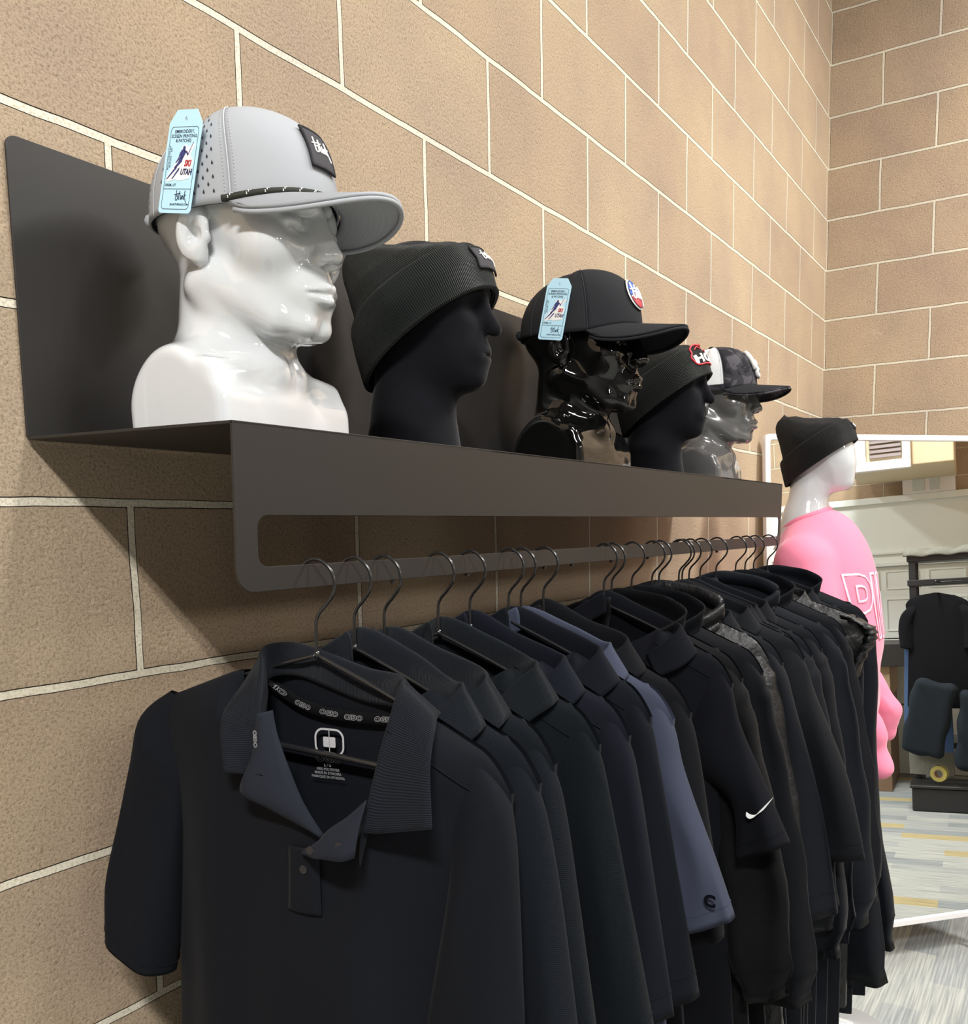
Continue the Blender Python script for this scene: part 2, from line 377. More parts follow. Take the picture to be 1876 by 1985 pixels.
def nets(f, lo, hi, h, proj=2):
    ax = [np.arange(lo[i], hi[i]+h, h, dtype=np.float32) for i in range(3)]
    sh_ = [len(a) for a in ax]; F = np.empty(sh_, dtype=np.float32)
    for k in range(0, sh_[0], 16):
        G = np.stack(np.meshgrid(ax[0][k:k+16], ax[1], ax[2], indexing='ij'), -1); F[k:k+16] = f(G)
    I = F < 0; n = [s-1 for s in sh_]
    cs = [(a, b, c) for a in (0, 1) for b in (0, 1) for c in (0, 1)]
    cnt = sum(I[a:a+n[0], b:b+n[1], c:c+n[2]].astype(np.int8) for a, b, c in cs)
    cells = np.argwhere((cnt > 0) & (cnt < 8))
    idx = -np.ones(n, dtype=np.int64); idx[tuple(cells.T)] = np.arange(len(cells))
    acc = np.zeros((len(cells), 3)); num = np.zeros(len(cells))
    for a in cs:
        for d in range(3):
            if a[d]: continue
            b = list(a); b[d] = 1
            fa_ = F[tuple((cells+a).T)]; fb = F[tuple((cells+b).T)]; m = (fa_ < 0) != (fb < 0)
            t = np.where(m, fa_/np.where(m, fa_-fb, 1), 0)
            p = np.array(a, float)[None].repeat(len(cells), 0); p[:, d] += t
            acc[m] += p[m]; num[m] += 1
    V = (cells+acc/num[:, None])*h+np.array([a[0] for a in ax])
    Q = []
    for d in range(3):
        e, g = [(1, 2), (2, 0), (0, 1)][d]
        s0 = [slice(None)]*3; s1_ = [slice(None)]*3; s0[d] = slice(0, -1); s1_[d] = slice(1, None)
        A, B = I[tuple(s0)], I[tuple(s1_)]
        E_ = np.argwhere(A != B); E_ = E_[(E_[:, e] > 0) & (E_[:, g] > 0) & (E_[:, e] < n[e]) & (E_[:, g] < n[g])]
        fl = A[tuple(E_.T)]
        def cell(de, dg):
            c = E_.copy(); c[:, e] -= de; c[:, g] -= dg; return idx[tuple(c.T)]
        q = np.stack([cell(1, 1), cell(0, 1), cell(0, 0), cell(1, 0)], -1)
        q[~fl] = q[~fl][:, ::-1]; Q.append(q)
    Q = np.concatenate(Q)
    V = V.astype(np.float32)
    for _ in range(proj):
        f0 = f(V); e_ = h*.3
        g = np.stack([(f(V+V3(*(e_*np.eye(3)[i])))-f(V-V3(*(e_*np.eye(3)[i]))))/(2*e_) for i in range(3)], -1)
        st = f0[:, None]*g/np.maximum((g**2).sum(-1), .05)[:, None]
        V = V-np.clip(st, -h*.6, h*.6)
    return V, Q
def face_sdf(P, detail=1.0):
    """male head, facing +x, chin at z .112, crown at .345"""
    Q = P.copy(); Q[..., 1] = np.abs(Q[..., 1]); Q[..., 2] += .015
    d = ell(Q, (-.018, 0, .262), (.096, .075, .075))
    d = su(d, ell(Q, (.036, 0, .228), (.058, .062, .080)), .02)
    d = su(d, ell(Q, (.030, 0, .172), (.056, .052, .052)), .02)
    d = su(d, cap_(Q, (-.012, .054, .178), (.052, .030, .134), .016, .016), .022)
    d = su(d, cap_(Q, (.066, 0, .131), (.076, .013, .129), .017, .014), .018)
    d = su(d, ell(Q, (.056, .044, .205), (.024, .020, .020)), .022)      # cheekbone
    d = su(d, cap_(Q, (.089, .012, .247), (.070, .048, .246), .0085, .008), .014)  # brow
    d = ss(d, ell(Q, (.100, .031, .2285), (.020, .021, .0125)), .016)     # socket
    d = su(d, ell(Q, (.0745, .031, .228), (.0135, .0165, .0095)), .004)   # closed lid
    d = ss(d, ell(rotx(Q, (.090, .031, .2235), .1, 'x'), (.090, .031, .2225), (.010, .016, .0011)), .003)
    d = ss(d, ell(Q, (.088, .031, .2365), (.009, .017, .0011)), .003)
    d = su(d, ell(Q, (.078, 0, .163), (.0235, .030, .026)), .014)         # muzzle
    d = su(d, cap_(Q, (.091, 0, .240), (.1085, 0, .200), .0052, .0072), .009)  # nose ridge
    d = su(d, cap_(Q, (.090, .006, .225), (.102, .010, .197), .0070, .0075), .010)
    d = su(d, ell(Q, (.0980, .0115, .1945), (.0095, .0060, .0062)), .005)
    d = su(d, ell(Q, (.1090, 0, .1970), (.0078, .0078, .0066)), .005)
    d = ss(d, ell(Q, (.1030, .0062, .1870), (.0050, .0030, .0036)), .002)
    d = ss(d, cap_(Q, (.108, 0, .185), (.107, 0, .172), .0022, .0026), .006)   # philtrum
    d = su(d, cap_(Q, (.1000, .004, .1660), (.0905, .0245, .1610), .0056, .0022), .004)
    d = su(d, cap_(Q, (.0990, 0, .1520), (.0900, .0200, .1560), .0070, .0030), .004)
    d = ss(d, cap_(Q, (.1080, 0, .1592), (.0905, .0270, .1588), .0013, .0012), .003)
    d = ss(d, ell(Q, (.1060, 0, .1415), (.011, .016, .0050)), .009)       # under the lip
    # ear
    E = rotx(Q, (-.016, .074, .205), -.16, 'y'); E = rotx(E, (-.016, .074, .205), -.30, 'z')
    E = (E-V3(-.016, .078, .222))/.84+V3(-.016, .078, .208)
    ear = ell(E, (-.016, .078, .208), (.0215, .0075, .0345))
    ear = su(ear, ell(E, (-.006, .074, .182), (.010, .007, .014)), .008)
    ear = ss(ear, ell(E, (-.0145, .089, .2105), (.0150, .0095, .0260)), .004)
    ridge = cap_(E, (-.024, .0795, .190), (-.021, .0800, .222), .0032, .0030)
    ridge = su(ridge, cap_(E, (-.021, .0800, .222), (-.009, .079, .230), .0030, .0026), .003)
    ear = su(ear, ridge, .004)
    ear = ss(ear, ell(E, (-.010, .083, .203), (.0075, .0075, .0105)), .003)
    ear = su(ear, ell(E, (.0035, .0765, .2020), (.004, .005, .006)), .003)*.84
    d = su(d, ear, .005)
    return d
def bust_sdf(P):
    d = face_sdf(P)
    Q = P.copy(); Q[..., 1] = np.abs(Q[..., 1])
    nk = cap_(Q, (-.026, 0, .195), (-.030, 0, .05), .056, .066)
    nk = si(nk, box_(Q, (-.02, 0, .10), (.09, .062, .2), .03), .01)
    d = su(d, nk, .020)
    d = su(d, cap_(Q, (-.028, .056, .158), (.030, .012, .072), .013, .011), .014)   # neck muscle
    d = su(d, ell(Q, (.028, 0, .112), (.014, .012, .018)), .014)
    Q = Q.copy(); Q[..., 1] = np.abs(P[..., 1]-.010)
    b = ell(Q, (-.028, 0, .010), (.072, .165, .078))
    b = su(b, cap_(Q, (-.038, .02, .085), (-.034, .115, .040), .040, .044), .03)
    b = su(b, box_(Q, (-.022, .0, .02), (.062, .135, .045), .035), .02)
    b = su(b, cap_(Q, (.034, .016, .066), (.014, .105, .062), .0095, .010), .016)   # collar bone
    b = ss(b, ell(Q, (.050, 0, .078), (.014, .010, .014)), .014)
    d = su(d, b, .026)
    d = si(d, Q[..., 1]-.115, .010)
    d = si(d, -Q[..., 2], .004)
    return d
def foam_sdf(P):
    """flocked head: soft features, plain flared neck, no ears"""
    S = P.copy(); S[..., 2] = S[..., 2]+.028
    Q = S.copy(); Q[..., 1] = np.abs(Q[..., 1])
    d = ell(Q, (-.012, 0, .250), (.090, .072, .076))
    d = su(d, ell(Q, (.034, 0, .215), (.055, .056, .080)), .025)
    d = su(d, ell(Q, (.034, 0, .155), (.050, .042, .042)), .03)
    d = su(d, ell(Q, (.068, 0, .138), (.020, .020, .018)), .02)
    d = su(d, cap_(Q, (.080, .010, .244), (.064, .042, .244), .009, .008), .02)
    d = ss(d, ell(Q, (.093, .029, .226), (.016, .018, .012)), .02)
    d = su(d, cap_(Q, (.084, 0, .236), (.104, 0, .198), .006, .0095), .014)
    d = su(d, ell(Q, (.080, 0, .166), (.016, .024, .016)), .016)
    d = ss(d, ell(Q, (.100, 0, .164), (.010, .020, .0018)), .006)
    d = su(d, cap_(Q, (-.022, 0, .19), (-.022, 0, .028), .050, .062), .03)
    d = su(d, cap_(Q, (-.022, 0, .08), (-.022, 0, -.02), .052, .074), .03)
    return si(d, -P[..., 2], .003)
bustV, bustF = nets(bust_sdf, (-.13, -.13, -.01), (.14, .13, .345), .0022)
foamV, foamF = nets(foam_sdf, (-.12, -.11, -.01), (.13, .11, .33), .0035)
def shelf_z(y): return ZB-(-.004-y)*math.tan(DR)
BUSTS = {}
def put(name, V, F, mat, label, cat, x, y, az, group=None, scale=1.0):
    o = mesh(name, V, F, mat)
    o.location = (x, y, shelf_z(y)+.0015); o.rotation_euler = (0, 0, R(az)); o.scale = (scale,)*3
    return tag(o, label, cat, group)
HP = {'white': (-.150, -.165, -83, 1.0), 'felt2': (.190, -.150, -76, 1.0), 'black3': (.695, -.150, -88, 1.07), 'felt4': (1.085, -.150, -78, 1.0), 'grey5': (1.440, -.150, -86, 1.0)}
put('mannequin_bust', bustV, bustF, M_whitegloss, 'glossy white male display bust wearing the grey cap', 'mannequin head', *HP['white'][:3])
put('mannequin_bust', bustV, bustF, M_blackgloss, 'glossy black male display bust wearing the black cap with a round patch', 'mannequin head', *HP['black3'][:3], scale=1.07)
put('mannequin_bust', bustV, bustF, M_greygloss, 'glossy dark grey male display bust at the far end of the shelf', 'mannequin head', *HP['grey5'][:3])
put('display_head', foamV, foamF, M_velvet, 'matte black flocked display head in the beanie with a square patch, beside the white bust', 'mannequin head', *HP['felt2'][:3])
put('display_head', foamV, foamF, M_velvet, 'matte black flocked display head in the beanie with a red outlined logo', 'mannequin head', *HP['felt4'][:3])

# ------------------------------------------------------------------ lettering strokes shared by the patches
BLINK = [  # hand-drawn script: strokes in a box about 1 wide, .6 high
    [(-.34, .36), (-.36, .15), (-.38, -.12), (-.33, -.20), (-.24, -.16), (-.19, -.04), (-.23, .06), (-.31, .02)],
    [(-.50, .10), (-.36, .13), (-.16, .17), (-.02, .16)],
    [(-.08, .32), (-.11, .10), (-.12, -.12), (-.06, -.15)],
    [(.03, .10), (.01, -.08), (.04, -.15), (.09, -.10), (.13, .05), (.13, -.15), (.16, -.02), (.21, .07), (.24, -.06), (.26, -.14)],
    [(.03, .20), (.035, .205)],
    [(.36, .34), (.33, .10), (.31, -.16)],
    [(.46, .12), (.36, .02), (.34, -.01), (.42, -.14), (.52, -.34)]]
def script(name, f, mat, parent, sc=1.0, r=.0007, z=0.0006):
    mb = MB()
    for s in BLINK:
        pts = smoothcurve([(a, b, 0) for a, b in s], 4)
        mb.tube([f(p[0]*sc, p[1]*sc, z) for p in pts], r, 6)
    return mb.build(name, mat, parent, smooth=True)

# ------------------------------------------------------------------ caps
def crown_pt(th, t, o=0.0, H=.108):
    """th: angle from the front, t: 0 at the rim, 1 at the top, o: offset outwards"""
    c, s = math.cos(th), math.sin(th); f = max(0, c)**.6 if c > 0 else 0
    a, b = .1100, .0870
    n = 2.55+2.6*f
    rad = max(0.0, 1-t**n)**(1/(2.0+1.1*f))
    x = -.008+(a+o)*c*rad-.030*max(0, c)*t*t*rad; y = (b+o)*s*rad
    k = math.cos(th*90/66.0) if abs(th) < R(66) else 0
    z0 = .244+.007*max(0, -c)+.013*k
    z = z0*(1-t)+.251*t+(H+o)*t*(1-.06*(1-f)*t*rad)
    return (x, y, z)
def brim_pt(th, r, o=0.0, L=.080, curl=.030):
    """r 0 at the crown, 1 at the edge"""
    x, y, z = crown_pt(th, 0, .001)
    k = max(0, math.cos(th*90/66.0 if abs(th) < R(66) else PI/2))
    ext = L*(k**.55)
    nx = 1.0; ny = .22*math.sin(th)
    x2 = x+ext*r*nx; y2 = y*(1+.12*r*k)
    fr = max(0, (x2-.06)/.12)
    z2 = z-.002-curl*(y2/.085)**2*(r**.8)*(k**.35)*1.05-.010*r*k+o
    return (x2, y2, z2)
def make_cap(t, colf, colb, under, threads, side_mat=None, perf=False, rope=False, button=False, H=.108, front=R(64), curl=.025, blimit=None):
    off = Vector((0, 0, .25))
    def sub(P): return np.array(P)-np.array([0, 0, .25])
    nt_ = 26
    def panel(name, a0, a1, mat, n, rows=None):
        ts = np.sin(np.linspace(0, PI/2, nt_))
        P = [[crown_pt(a, tt, 0, H) for tt in ts] for a in np.linspace(a0, a1, n)]
        return grid(name, sub(P), mat, t, thick=.0022, off=-1)
    panel('front_panel', -front, front, colf, 41)
    panel('side_panel', front, PI-.0, side_mat or colb, 34); panel('side_panel', -PI, -front, side_mat or colb, 34)
    if side_mat:   # solid band along the rim below the mesh
        for s in (1, -1):
            P = [[crown_pt(a, tt, .0012, H) for tt in np.linspace(0, .16+.05*math.sin(a), 6)] for a in np.linspace(s*front, s*PI, 30)]
            grid('rim_band', sub(P), colb, t, thick=.001)
    # brim
    P = [[brim_pt(a, r_, 0, curl=curl) for r_ in np.linspace(0, 1, 14)] for a in np.linspace(-R(66), R(66), 61)]
    br = grid('brim', sub(P), colf, t, thick=.0042, off=-1); br.data.materials.append(under); br.modifiers[0].material_offset = 1
    mb = MB()
    ed = [Vector(brim_pt(a, 1.0, -.002, curl=curl))-off for a in np.linspace(-R(65.5), R(65.5), 70)]
    mb.tube(ed, .0026, 8); mb.build('brim_piping', colf, br, smooth=True)
    mb = MB()   # stitching rows on the brim
    for r_ in (.12, .22, .32, .42, .52, .62, .72, .82, .92):
        for sgn, oo in ((1, .0003), (-1, -.0046)):
            pts = [Vector(brim_pt(a, r_, oo, curl=curl))-off for a in np.linspace(-R(60), R(60), 130)]
            for i in range(0, len(pts)-1, 2): mb.tube([pts[i], pts[i+1]], .00028, 4)
    mb.build('brim_stitching', threads, br)
    # seams
    mb = MB()
    for s in (1, -1):
        mb.tube([Vector(crown_pt(s*front, tt, .0006, H))-off for tt in np.linspace(0, .985, 30)], .0009, 6)
        for da in (.055, -.055):
            pts = [Vector(crown_pt(s*(front+da), tt, .0003, H))-off for tt in np.linspace(0, .96, 64)]
            for i in range(0, 62, 2): mb.tube([pts[i], pts[i+1]], .00035, 4)
        mb.tube([Vector(crown_pt(s*R(122), tt, .0005, H))-off for tt in np.linspace(0, .985, 30)], .0006, 6)
    mb.build('seam', threads, t, smooth=True)
    # sweatband
    P = [[np.array(crown_pt(a, 0, -.003, H))+np.array([0, 0, tt]) for tt in (0.0, .014, .028)] for a in np.linspace(-PI, PI, 60)]
    grid('sweatband', sub(P), M_blackfab, t, thick=.0012)
    # back strap
    mb = MB(); mb.tube([Vector(crown_pt(a, .10, .0015, H))-off for a in np.linspace(PI-.42, PI+.42, 14)], .007, 8)
    mb.build('back_strap', colb, t, smooth=True)
    if perf:
        for s in (1, -1):
            for zone in (0, 1):
                mb = MB()
                for i, tt in enumerate(np.linspace(.10, .88, 14)):
                    for j in range(11):
                        a = front+.16+j*.105+(i % 2)*.052
                        if tt > .9-.045*abs(j-2) or a > 2.45: continue
                        if R(115) < a < R(129) or (a > R(122)) != bool(zone): continue
                        h = .0017; q = []
                        for (da, dt) in [(0, 1.5), (.55, .1), (.5, -.6), (0, -1.0), (-.5, -.6), (-.55, .1)]:
                            q.append(Vector(crown_pt(s*(a+da*h/.09), tt+dt*h/.11, .0004, H))-off)
                        mb.add(q, [tuple(range(6))])
                mb.build('perforation', M_hole, t)
    if rope:
        n = 240; pth = [np.array(crown_pt(a, .035, .0042, H))-np.array([0, 0, .25+.002]) for a in np.linspace(-R(68), R(68), n)]
        mb = MB(); mb.tube(pth, .0036, 14); mb.build('rope', M_rope, t, smooth=True)
        fl = MB(); k = 6
        while k < n-6:
            for dk in (0, 2, 4):
                p = Vector(pth[k+dk]); tn = (Vector(pth[k+dk+1])-Vector(pth[k+dk-1])).normalized()
                nn = Vector((p.x+.008, p.y*1.5, .35*abs(.1))).normalized(); bn = tn.cross(nn).normalized()
                for v in (-.6+.3*dk, -.25+.3*dk):
                    d = (nn*math.cos(v)+bn*math.sin(v)*(1 if bn.z > 0 else -1)); d2 = (nn*math.cos(v+.25)+bn*math.sin(v+.25)*(1 if bn.z > 0 else -1))
                    fl.tube([p+d*.0035, p+d2*.0035+tn*.0006], .0006, 5)
            k += 17
        fl.build('rope_fleck', M_white, t)
    if button:
        MB().lathe([(0, .006), (.004, .0055), (.0075, .003), (.008, 0)], (-.012-.0, 0, crown_pt(PI/2, 1, 0, H)[2]-.25-.001), 18).build('top_button', colf, t, smooth=True)
M_rope = pm('black_rope', (.022, .024, .018), .7, .3, bump=[('d', 260, .5, .0006)])
def head_at(key, zl):
    x, y, az, s = HP[key]
    return (x, y, shelf_z(y)+.0015+zl*s)
capA = thing('cap', 'light grey rope cap with perforated sides and square dark patch on the white bust', 'cap', head_at('white', .232), R(HP['white'][2]))
make_cap(capA, M_cap, M_cap, M_capu, M_thread, perf=True, rope=True)
def surf_frame(th0, t0, H=.108, o=.0012, tilt=0.0):
    """maps (a, b, t) in metres around (th0, t0) onto the crown"""
    def f(a, b, t):
        a2 = a*math.cos(tilt)-b*math.sin(tilt); b2 = a*math.sin(tilt)+b*math.cos(tilt)
        th = th0+a2/.094; tt = t0+b2/H
        p = crown_pt(th, min(max(tt, 0), .999), o+t, H); return (p[0], p[1], p[2]-.25)
    return f
def mapped_patch(name, poly_fn, f, mat, parent, n=12, w=.040, h=.042, thick=.0012):
    P = [[f((i/n-.5)*w, (j/n-.5)*h, thick) for j in range(n+1)] for i in range(n+1)]
    o = grid(name, P, mat, parent, thick=thick*1.5, off=0); return o
fA = surf_frame(0.0, .50)
pa = mapped_patch('patch', None, fA, M_patch, capA)
mb = MB(); w_ = .020

edge = []
for (a0, b0, a1, b1) in ((-w_, -w_*1.05, w_, -w_*1.05), (w_, -w_*1.05, w_, w_*1.05), (w_, w_*1.05, -w_, w_*1.05), (-w_, w_*1.05, -w_, -w_*1.05)):
    edge += [fA(a0+(a1-a0)*k/12, b0+(b1-b0)*k/12, .0016) for k in range(12)]
mb = MB(); mb.tube(edge, .0016, 8, closed=True); mb.build('patch_border', M_patchb, pa, smooth=True)
script('patch_script', fA, M_white, pa, .029, .0008, .0026)

# hang tags
def hang_tag(label, M):
    """light blue card; local x across, y up, z out of the printed face"""
    t = thing('hang_tag', label, 'hang tag'); t.matrix_world = M @ Matrix.Scale(.80, 4)
    W, Hh = .060, .125
    ol = [(-.026, 0), (.026, 0)]
    pts = arcpts(W/2-.005, .005, .005, -90, 0, 4)+[(W/2, Hh-.016), (W/2-.012, Hh), (-W/2+.012, Hh), (-W/2, Hh-.016)]+arcpts(-W/2+.005, .005, .005, 180, 270, 4)
    f = lambda a, b, t_: (a, b, t_)
    MB().prism(pts, f, -.0005, 0).build('card', M_tag, t)
    mb = MB(); q = rrect(.051, .100, .005, 4, 0, .0545); q2 = rrect(.0496, .0986, .0045, 4, 0, .0545); ringprism(mb, q, q2, f, 0, .00015)
    mb.box((-.0250, .0290, 0), (.0250, .0298, .00015)); mb.build('frame_line', M_ink, t)
    k = dict(extrude=.01)
    def T(nm, s, x, y, size, mat, rot=0, **kk):
        ca, sa = math.cos(rot), math.sin(rot)
        return text(nm, s, lambda a, b, c: (x+size*(a*ca-b*sa), y+size*(a*sa+b*ca), .00012+abs(c)*.002), mat, t, **{**k, **kk})
    T('print', 'EMBROIDERY,', 0, .0985, .0058, M_ink, bold=.02); T('print', 'SCREEN PRINTING', 0, .0930, .0056, M_ink, bold=.02); T('print', '& PATCHES', 0, .0875, .0056, M_ink, bold=.02)
    T('print', 'IN - HOUSE', -.0195, .067, .0036, M_ink, -PI/2, bold=.03, space=1.3); T('print', 'PRODUCTION', -.0228, .067, .0036, M_ink, -PI/2, bold=.03, space=1.3)
    T('print', 'OREM, UT', -.0135, .0340, .0042, M_ink, bold=.04, space=1.1); T('print', 'BLINKTHREADS.COM', .007, .0105, .0035, M_ink, bold=.03)
    script('script_print', lambda a, b, c: (.008+a, .0200+b, .0002), M_ink, t, .022, .0005, 0)
    # sticker with a skier and the words
    st_ = [(-.020, .038), (-.004, .041), (.0, .039), (.020, .042), (.0225, .064), (.016, .070), (.0225, .082), (.021, .085), (.012, .079), (.006, .083), (.000, .080), (-.004, .070), (-.010, .060), (-.022, .044), (-.0225, .040)]
    sk = MB().prism(st_, f, 0, .0004).build('sticker', M_white, t)
    mb = MB(); z = .0006
    mb.add([(a, b, z) for a, b in arcpts(.004, .0785, .0026, 0, 350, 10)], [tuple(range(11))])
    for pl in ([(.001, .0755), (.006, .0765), (.009, .071), (.006, .066), (.001, .0655), (-.002, .070)],
               [(.006, .076), (.0125, .073), (.014, .069), (.012, .0685), (.0105, .0715), (.006, .0725)],
               [(-.001, .073), (-.0035, .0655), (-.0075, .060), (-.006, .0595), (-.001, .0645)],
               [(.0, .067), (.006, .067), (.004, .061), (-.001, .057), (-.006, .053), (-.009, .054), (-.003, .060)],
               [(-.0205, .0405), (-.0195, .0395), (-.004, .0530), (-.003, .0565), (-.005, .0565)],
               [(-.011, .0405), (-.0095, .0400), (.001, .0510), (.0015, .0545), (-.001, .0530)],
               [(.0125, .069), (.0140, .069), (.0215, .0845), (.0210, .0850)]):
        mb.add([(a-.0015, b+.001, z) for a, b in pl], [tuple(range(len(pl)))])
    mb.build('skier_print', M_navy, sk)
    V, F = text_geo('SKI', bold=.04, shear=.25, extrude=.01); mesh('sticker_print', [(.0135+v[0]*.0085, .0600+v[1]*.0100, .0008) for v in V], F, M_red, sk, False)
    V, F = text_geo('UTAH', bold=.035, shear=.25, extrude=.01); mesh('sticker_print', [(.0125+v[0]*.0076, .0495+v[1]*.0100, .0008) for v in V], F, M_navy, sk, False)
    MB().tube([(-.0012, Hh-.012, .0006), (.0002, Hh-.008, .0008), (.0016, Hh-.0105, .0006), (.001, Hh-.013, .0006)], .0004, 5).build('barb', M_thread, t)
    return t
def tag_matrix(key, th, lean, side_off, zbot, yawx=0):
    x, y, az, s = HP[key]
    B = Matrix.Translation(head_at(key, 0)) @ Matrix.Rotation(R(az), 4, 'Z') @ Matrix.Scale(s, 4)
    # on the head's right side (local -y): card normal points to -y
    p = crown_pt(th, 0, side_off)
    nrm = Vector((math.cos(th)/.1085, math.sin(th)/.085, 0)).normalized()
    nrm = Matrix.Rotation(yawx, 3, 'Z') @ nrm
    upv = Vector((0, 0, 1)); xx = upv.cross(nrm).normalized()
    Rm = Matrix((xx, upv, nrm)).transposed().to_4x4()
    return B @ Matrix.Translation((p[0], p[1], zbot)) @ Rm @ Matrix.Rotation(lean[0], 4, 'Z') @ Matrix.Rotation(lean[1], 4, 'X')
hang_tag('light blue printed hang tag on the side of the grey cap', tag_matrix('white', -R(97), (-.20, -.08), .006, .221))

# black cap with the round patch
capB = thing('cap', 'plain black curved-brim cap with a round red, white and blue patch', 'cap', head_at('black3', .232), R(HP['black3'][2]))
capB.scale = (1.07,)*3
make_cap(capB, M_blackfab, M_blackfab, M_blackfab, M_hole, button=True, curl=.034)
fB = surf_frame(0.0, .50)
def disc(name, f, rx, ry, z, mat, parent, a0=0, a1=360, n=48, rings=6):
    P = [[f(rx*k/rings*math.cos(R(a0+(a1-a0)*i/n)), ry*k/rings*math.sin(R(a0+(a1-a0)*i/n)), z) for k in range(rings+1)] for i in range(n+1)]
    return grid(name, P, mat, parent, thick=.0006)
pB = disc('patch', fB, .029, .027, .0014, M_white, capB)
disc('patch_field', fB, .0255, .0235, .0024, M_blue, pB, -12, 192)
disc('patch_field', fB, .0255, .0235, .0024, M_red, pB, 200, 340)
mb = MB(); mb.tube([fB(.0255*math.cos(a), .0235*math.sin(a), .0026) for a in np.linspace(0, 2*PI, 48, endpoint=False)], .0006, 6, closed=True); mb.build('patch_ring', M_ink, pB)
script('patch_script', lambda a, b, c: fB(a, b-.001, c), M_white, pB, .048, .0016, .0036)
mb = MB(); mb.lathe([(.0022, 0), (.0032, .0006), (.0022, .0012)], (0, 0, 0), 14)
for th in (-R(140), -R(95)):
    p = crown_pt(th, .62, .0006); M_ = Matrix.Translation((p[0], p[1], p[2]-.25)) @ Vector((math.cos(th), math.sin(th), .6)).to_track_quat('Z', 'Y').to_matrix().to_4x4()
    mesh('eyelet', [M_ @ Vector(v) for v in mb.V], mb.F, M_thread, capB)
hang_tag('light blue printed hang tag on the side of the black cap', tag_matrix('black3', -R(97), (-.18, -.08), .006, .216))

# camouflage trucker cap
def camo_mat():
    m = pm('dark_camouflage', (.02, .02, .024), .85, .2); nt = m.node_tree; b = nt.nodes['Principled BSDF']
    tc = nt.nodes.new('ShaderNodeTexCoord'); n = nt.nodes.new('ShaderNodeTexNoise'); n.inputs['Scale'].default_value = 26; n.inputs['Detail'].default_value = 2; n.inputs['Distortion'].default_value = .8
    nt.links.new(tc.outputs['Object'], n.inputs['Vector']); cr = nt.nodes.new('ShaderNodeValToRGB'); e = cr.color_ramp; e.interpolation = 'CONSTANT'
    e.elements[0].position = 0; e.elements[0].color = (.014, .014, .018, 1); e.elements[1].position = .47; e.elements[1].color = (.035, .033, .040, 1)
    x = e.elements.new(.57); x.color = (.075, .072, .082, 1)
    nt.links.new(n.outputs['Fac'], cr.inputs[0]); nt.links.new(cr.outputs[0], b.inputs['Base Color']); return m
M_camo = camo_mat()
M_mesh = pm('white_mesh', (.72, .74, .76), .8, bump=[('voro', 700, .6, .001)])
capC = thing('cap', 'dark camouflage trucker cap with white mesh back on the grey bust', 'cap', head_at('grey5', .232), R(HP['grey5'][2]))
make_cap(capC, M_camo, M_camo, M_blackfab, M_hole, side_mat=M_mesh, button=True, front=R(64), curl=.028)
fC = surf_frame(0.0, .46)
# white puffed patch: a slab stroke above a rounded digit
mb = MB()
def strip(pts, w, z, mat, name, par):
    m_ = MB(); m_.tube([fC(a, b, z) for a, b in pts], w, 8); return m_.build(name, mat, par, smooth=True)
pc = strip([(-.019, .030), (-.016, .018), (-.014, .004), (-.013, -.010)], .0055, .003, M_white, 'patch', capC)
strip([(-.024, .032), (-.014, .034)], .004, .003, M_white, 'patch_stroke', pc)
strip([(-.004, .006), (.006, .012), (.016, .006), (.018, -.006), (.016, -.020), (.006, -.027), (-.004, -.022), (-.006, -.008), (-.004, .006)], .0050, .003, M_white, 'patch_stroke', pc)
strip([(.002, .004), (.006, -.010), (.004, -.020)], .006, .0024, M_white, 'patch_stroke', pc)
text('patch_letters', 'V R', lambda a, b, t: fC(.006+a*.012, -.002+b*.012, .0082), M_patchb, pc, bold=.04)
text('patch_letters', 'V A', lambda a, b, t: fC(.006+a*.010, -.016+b*.010, .0082), M_patchb, pc, bold=.04)

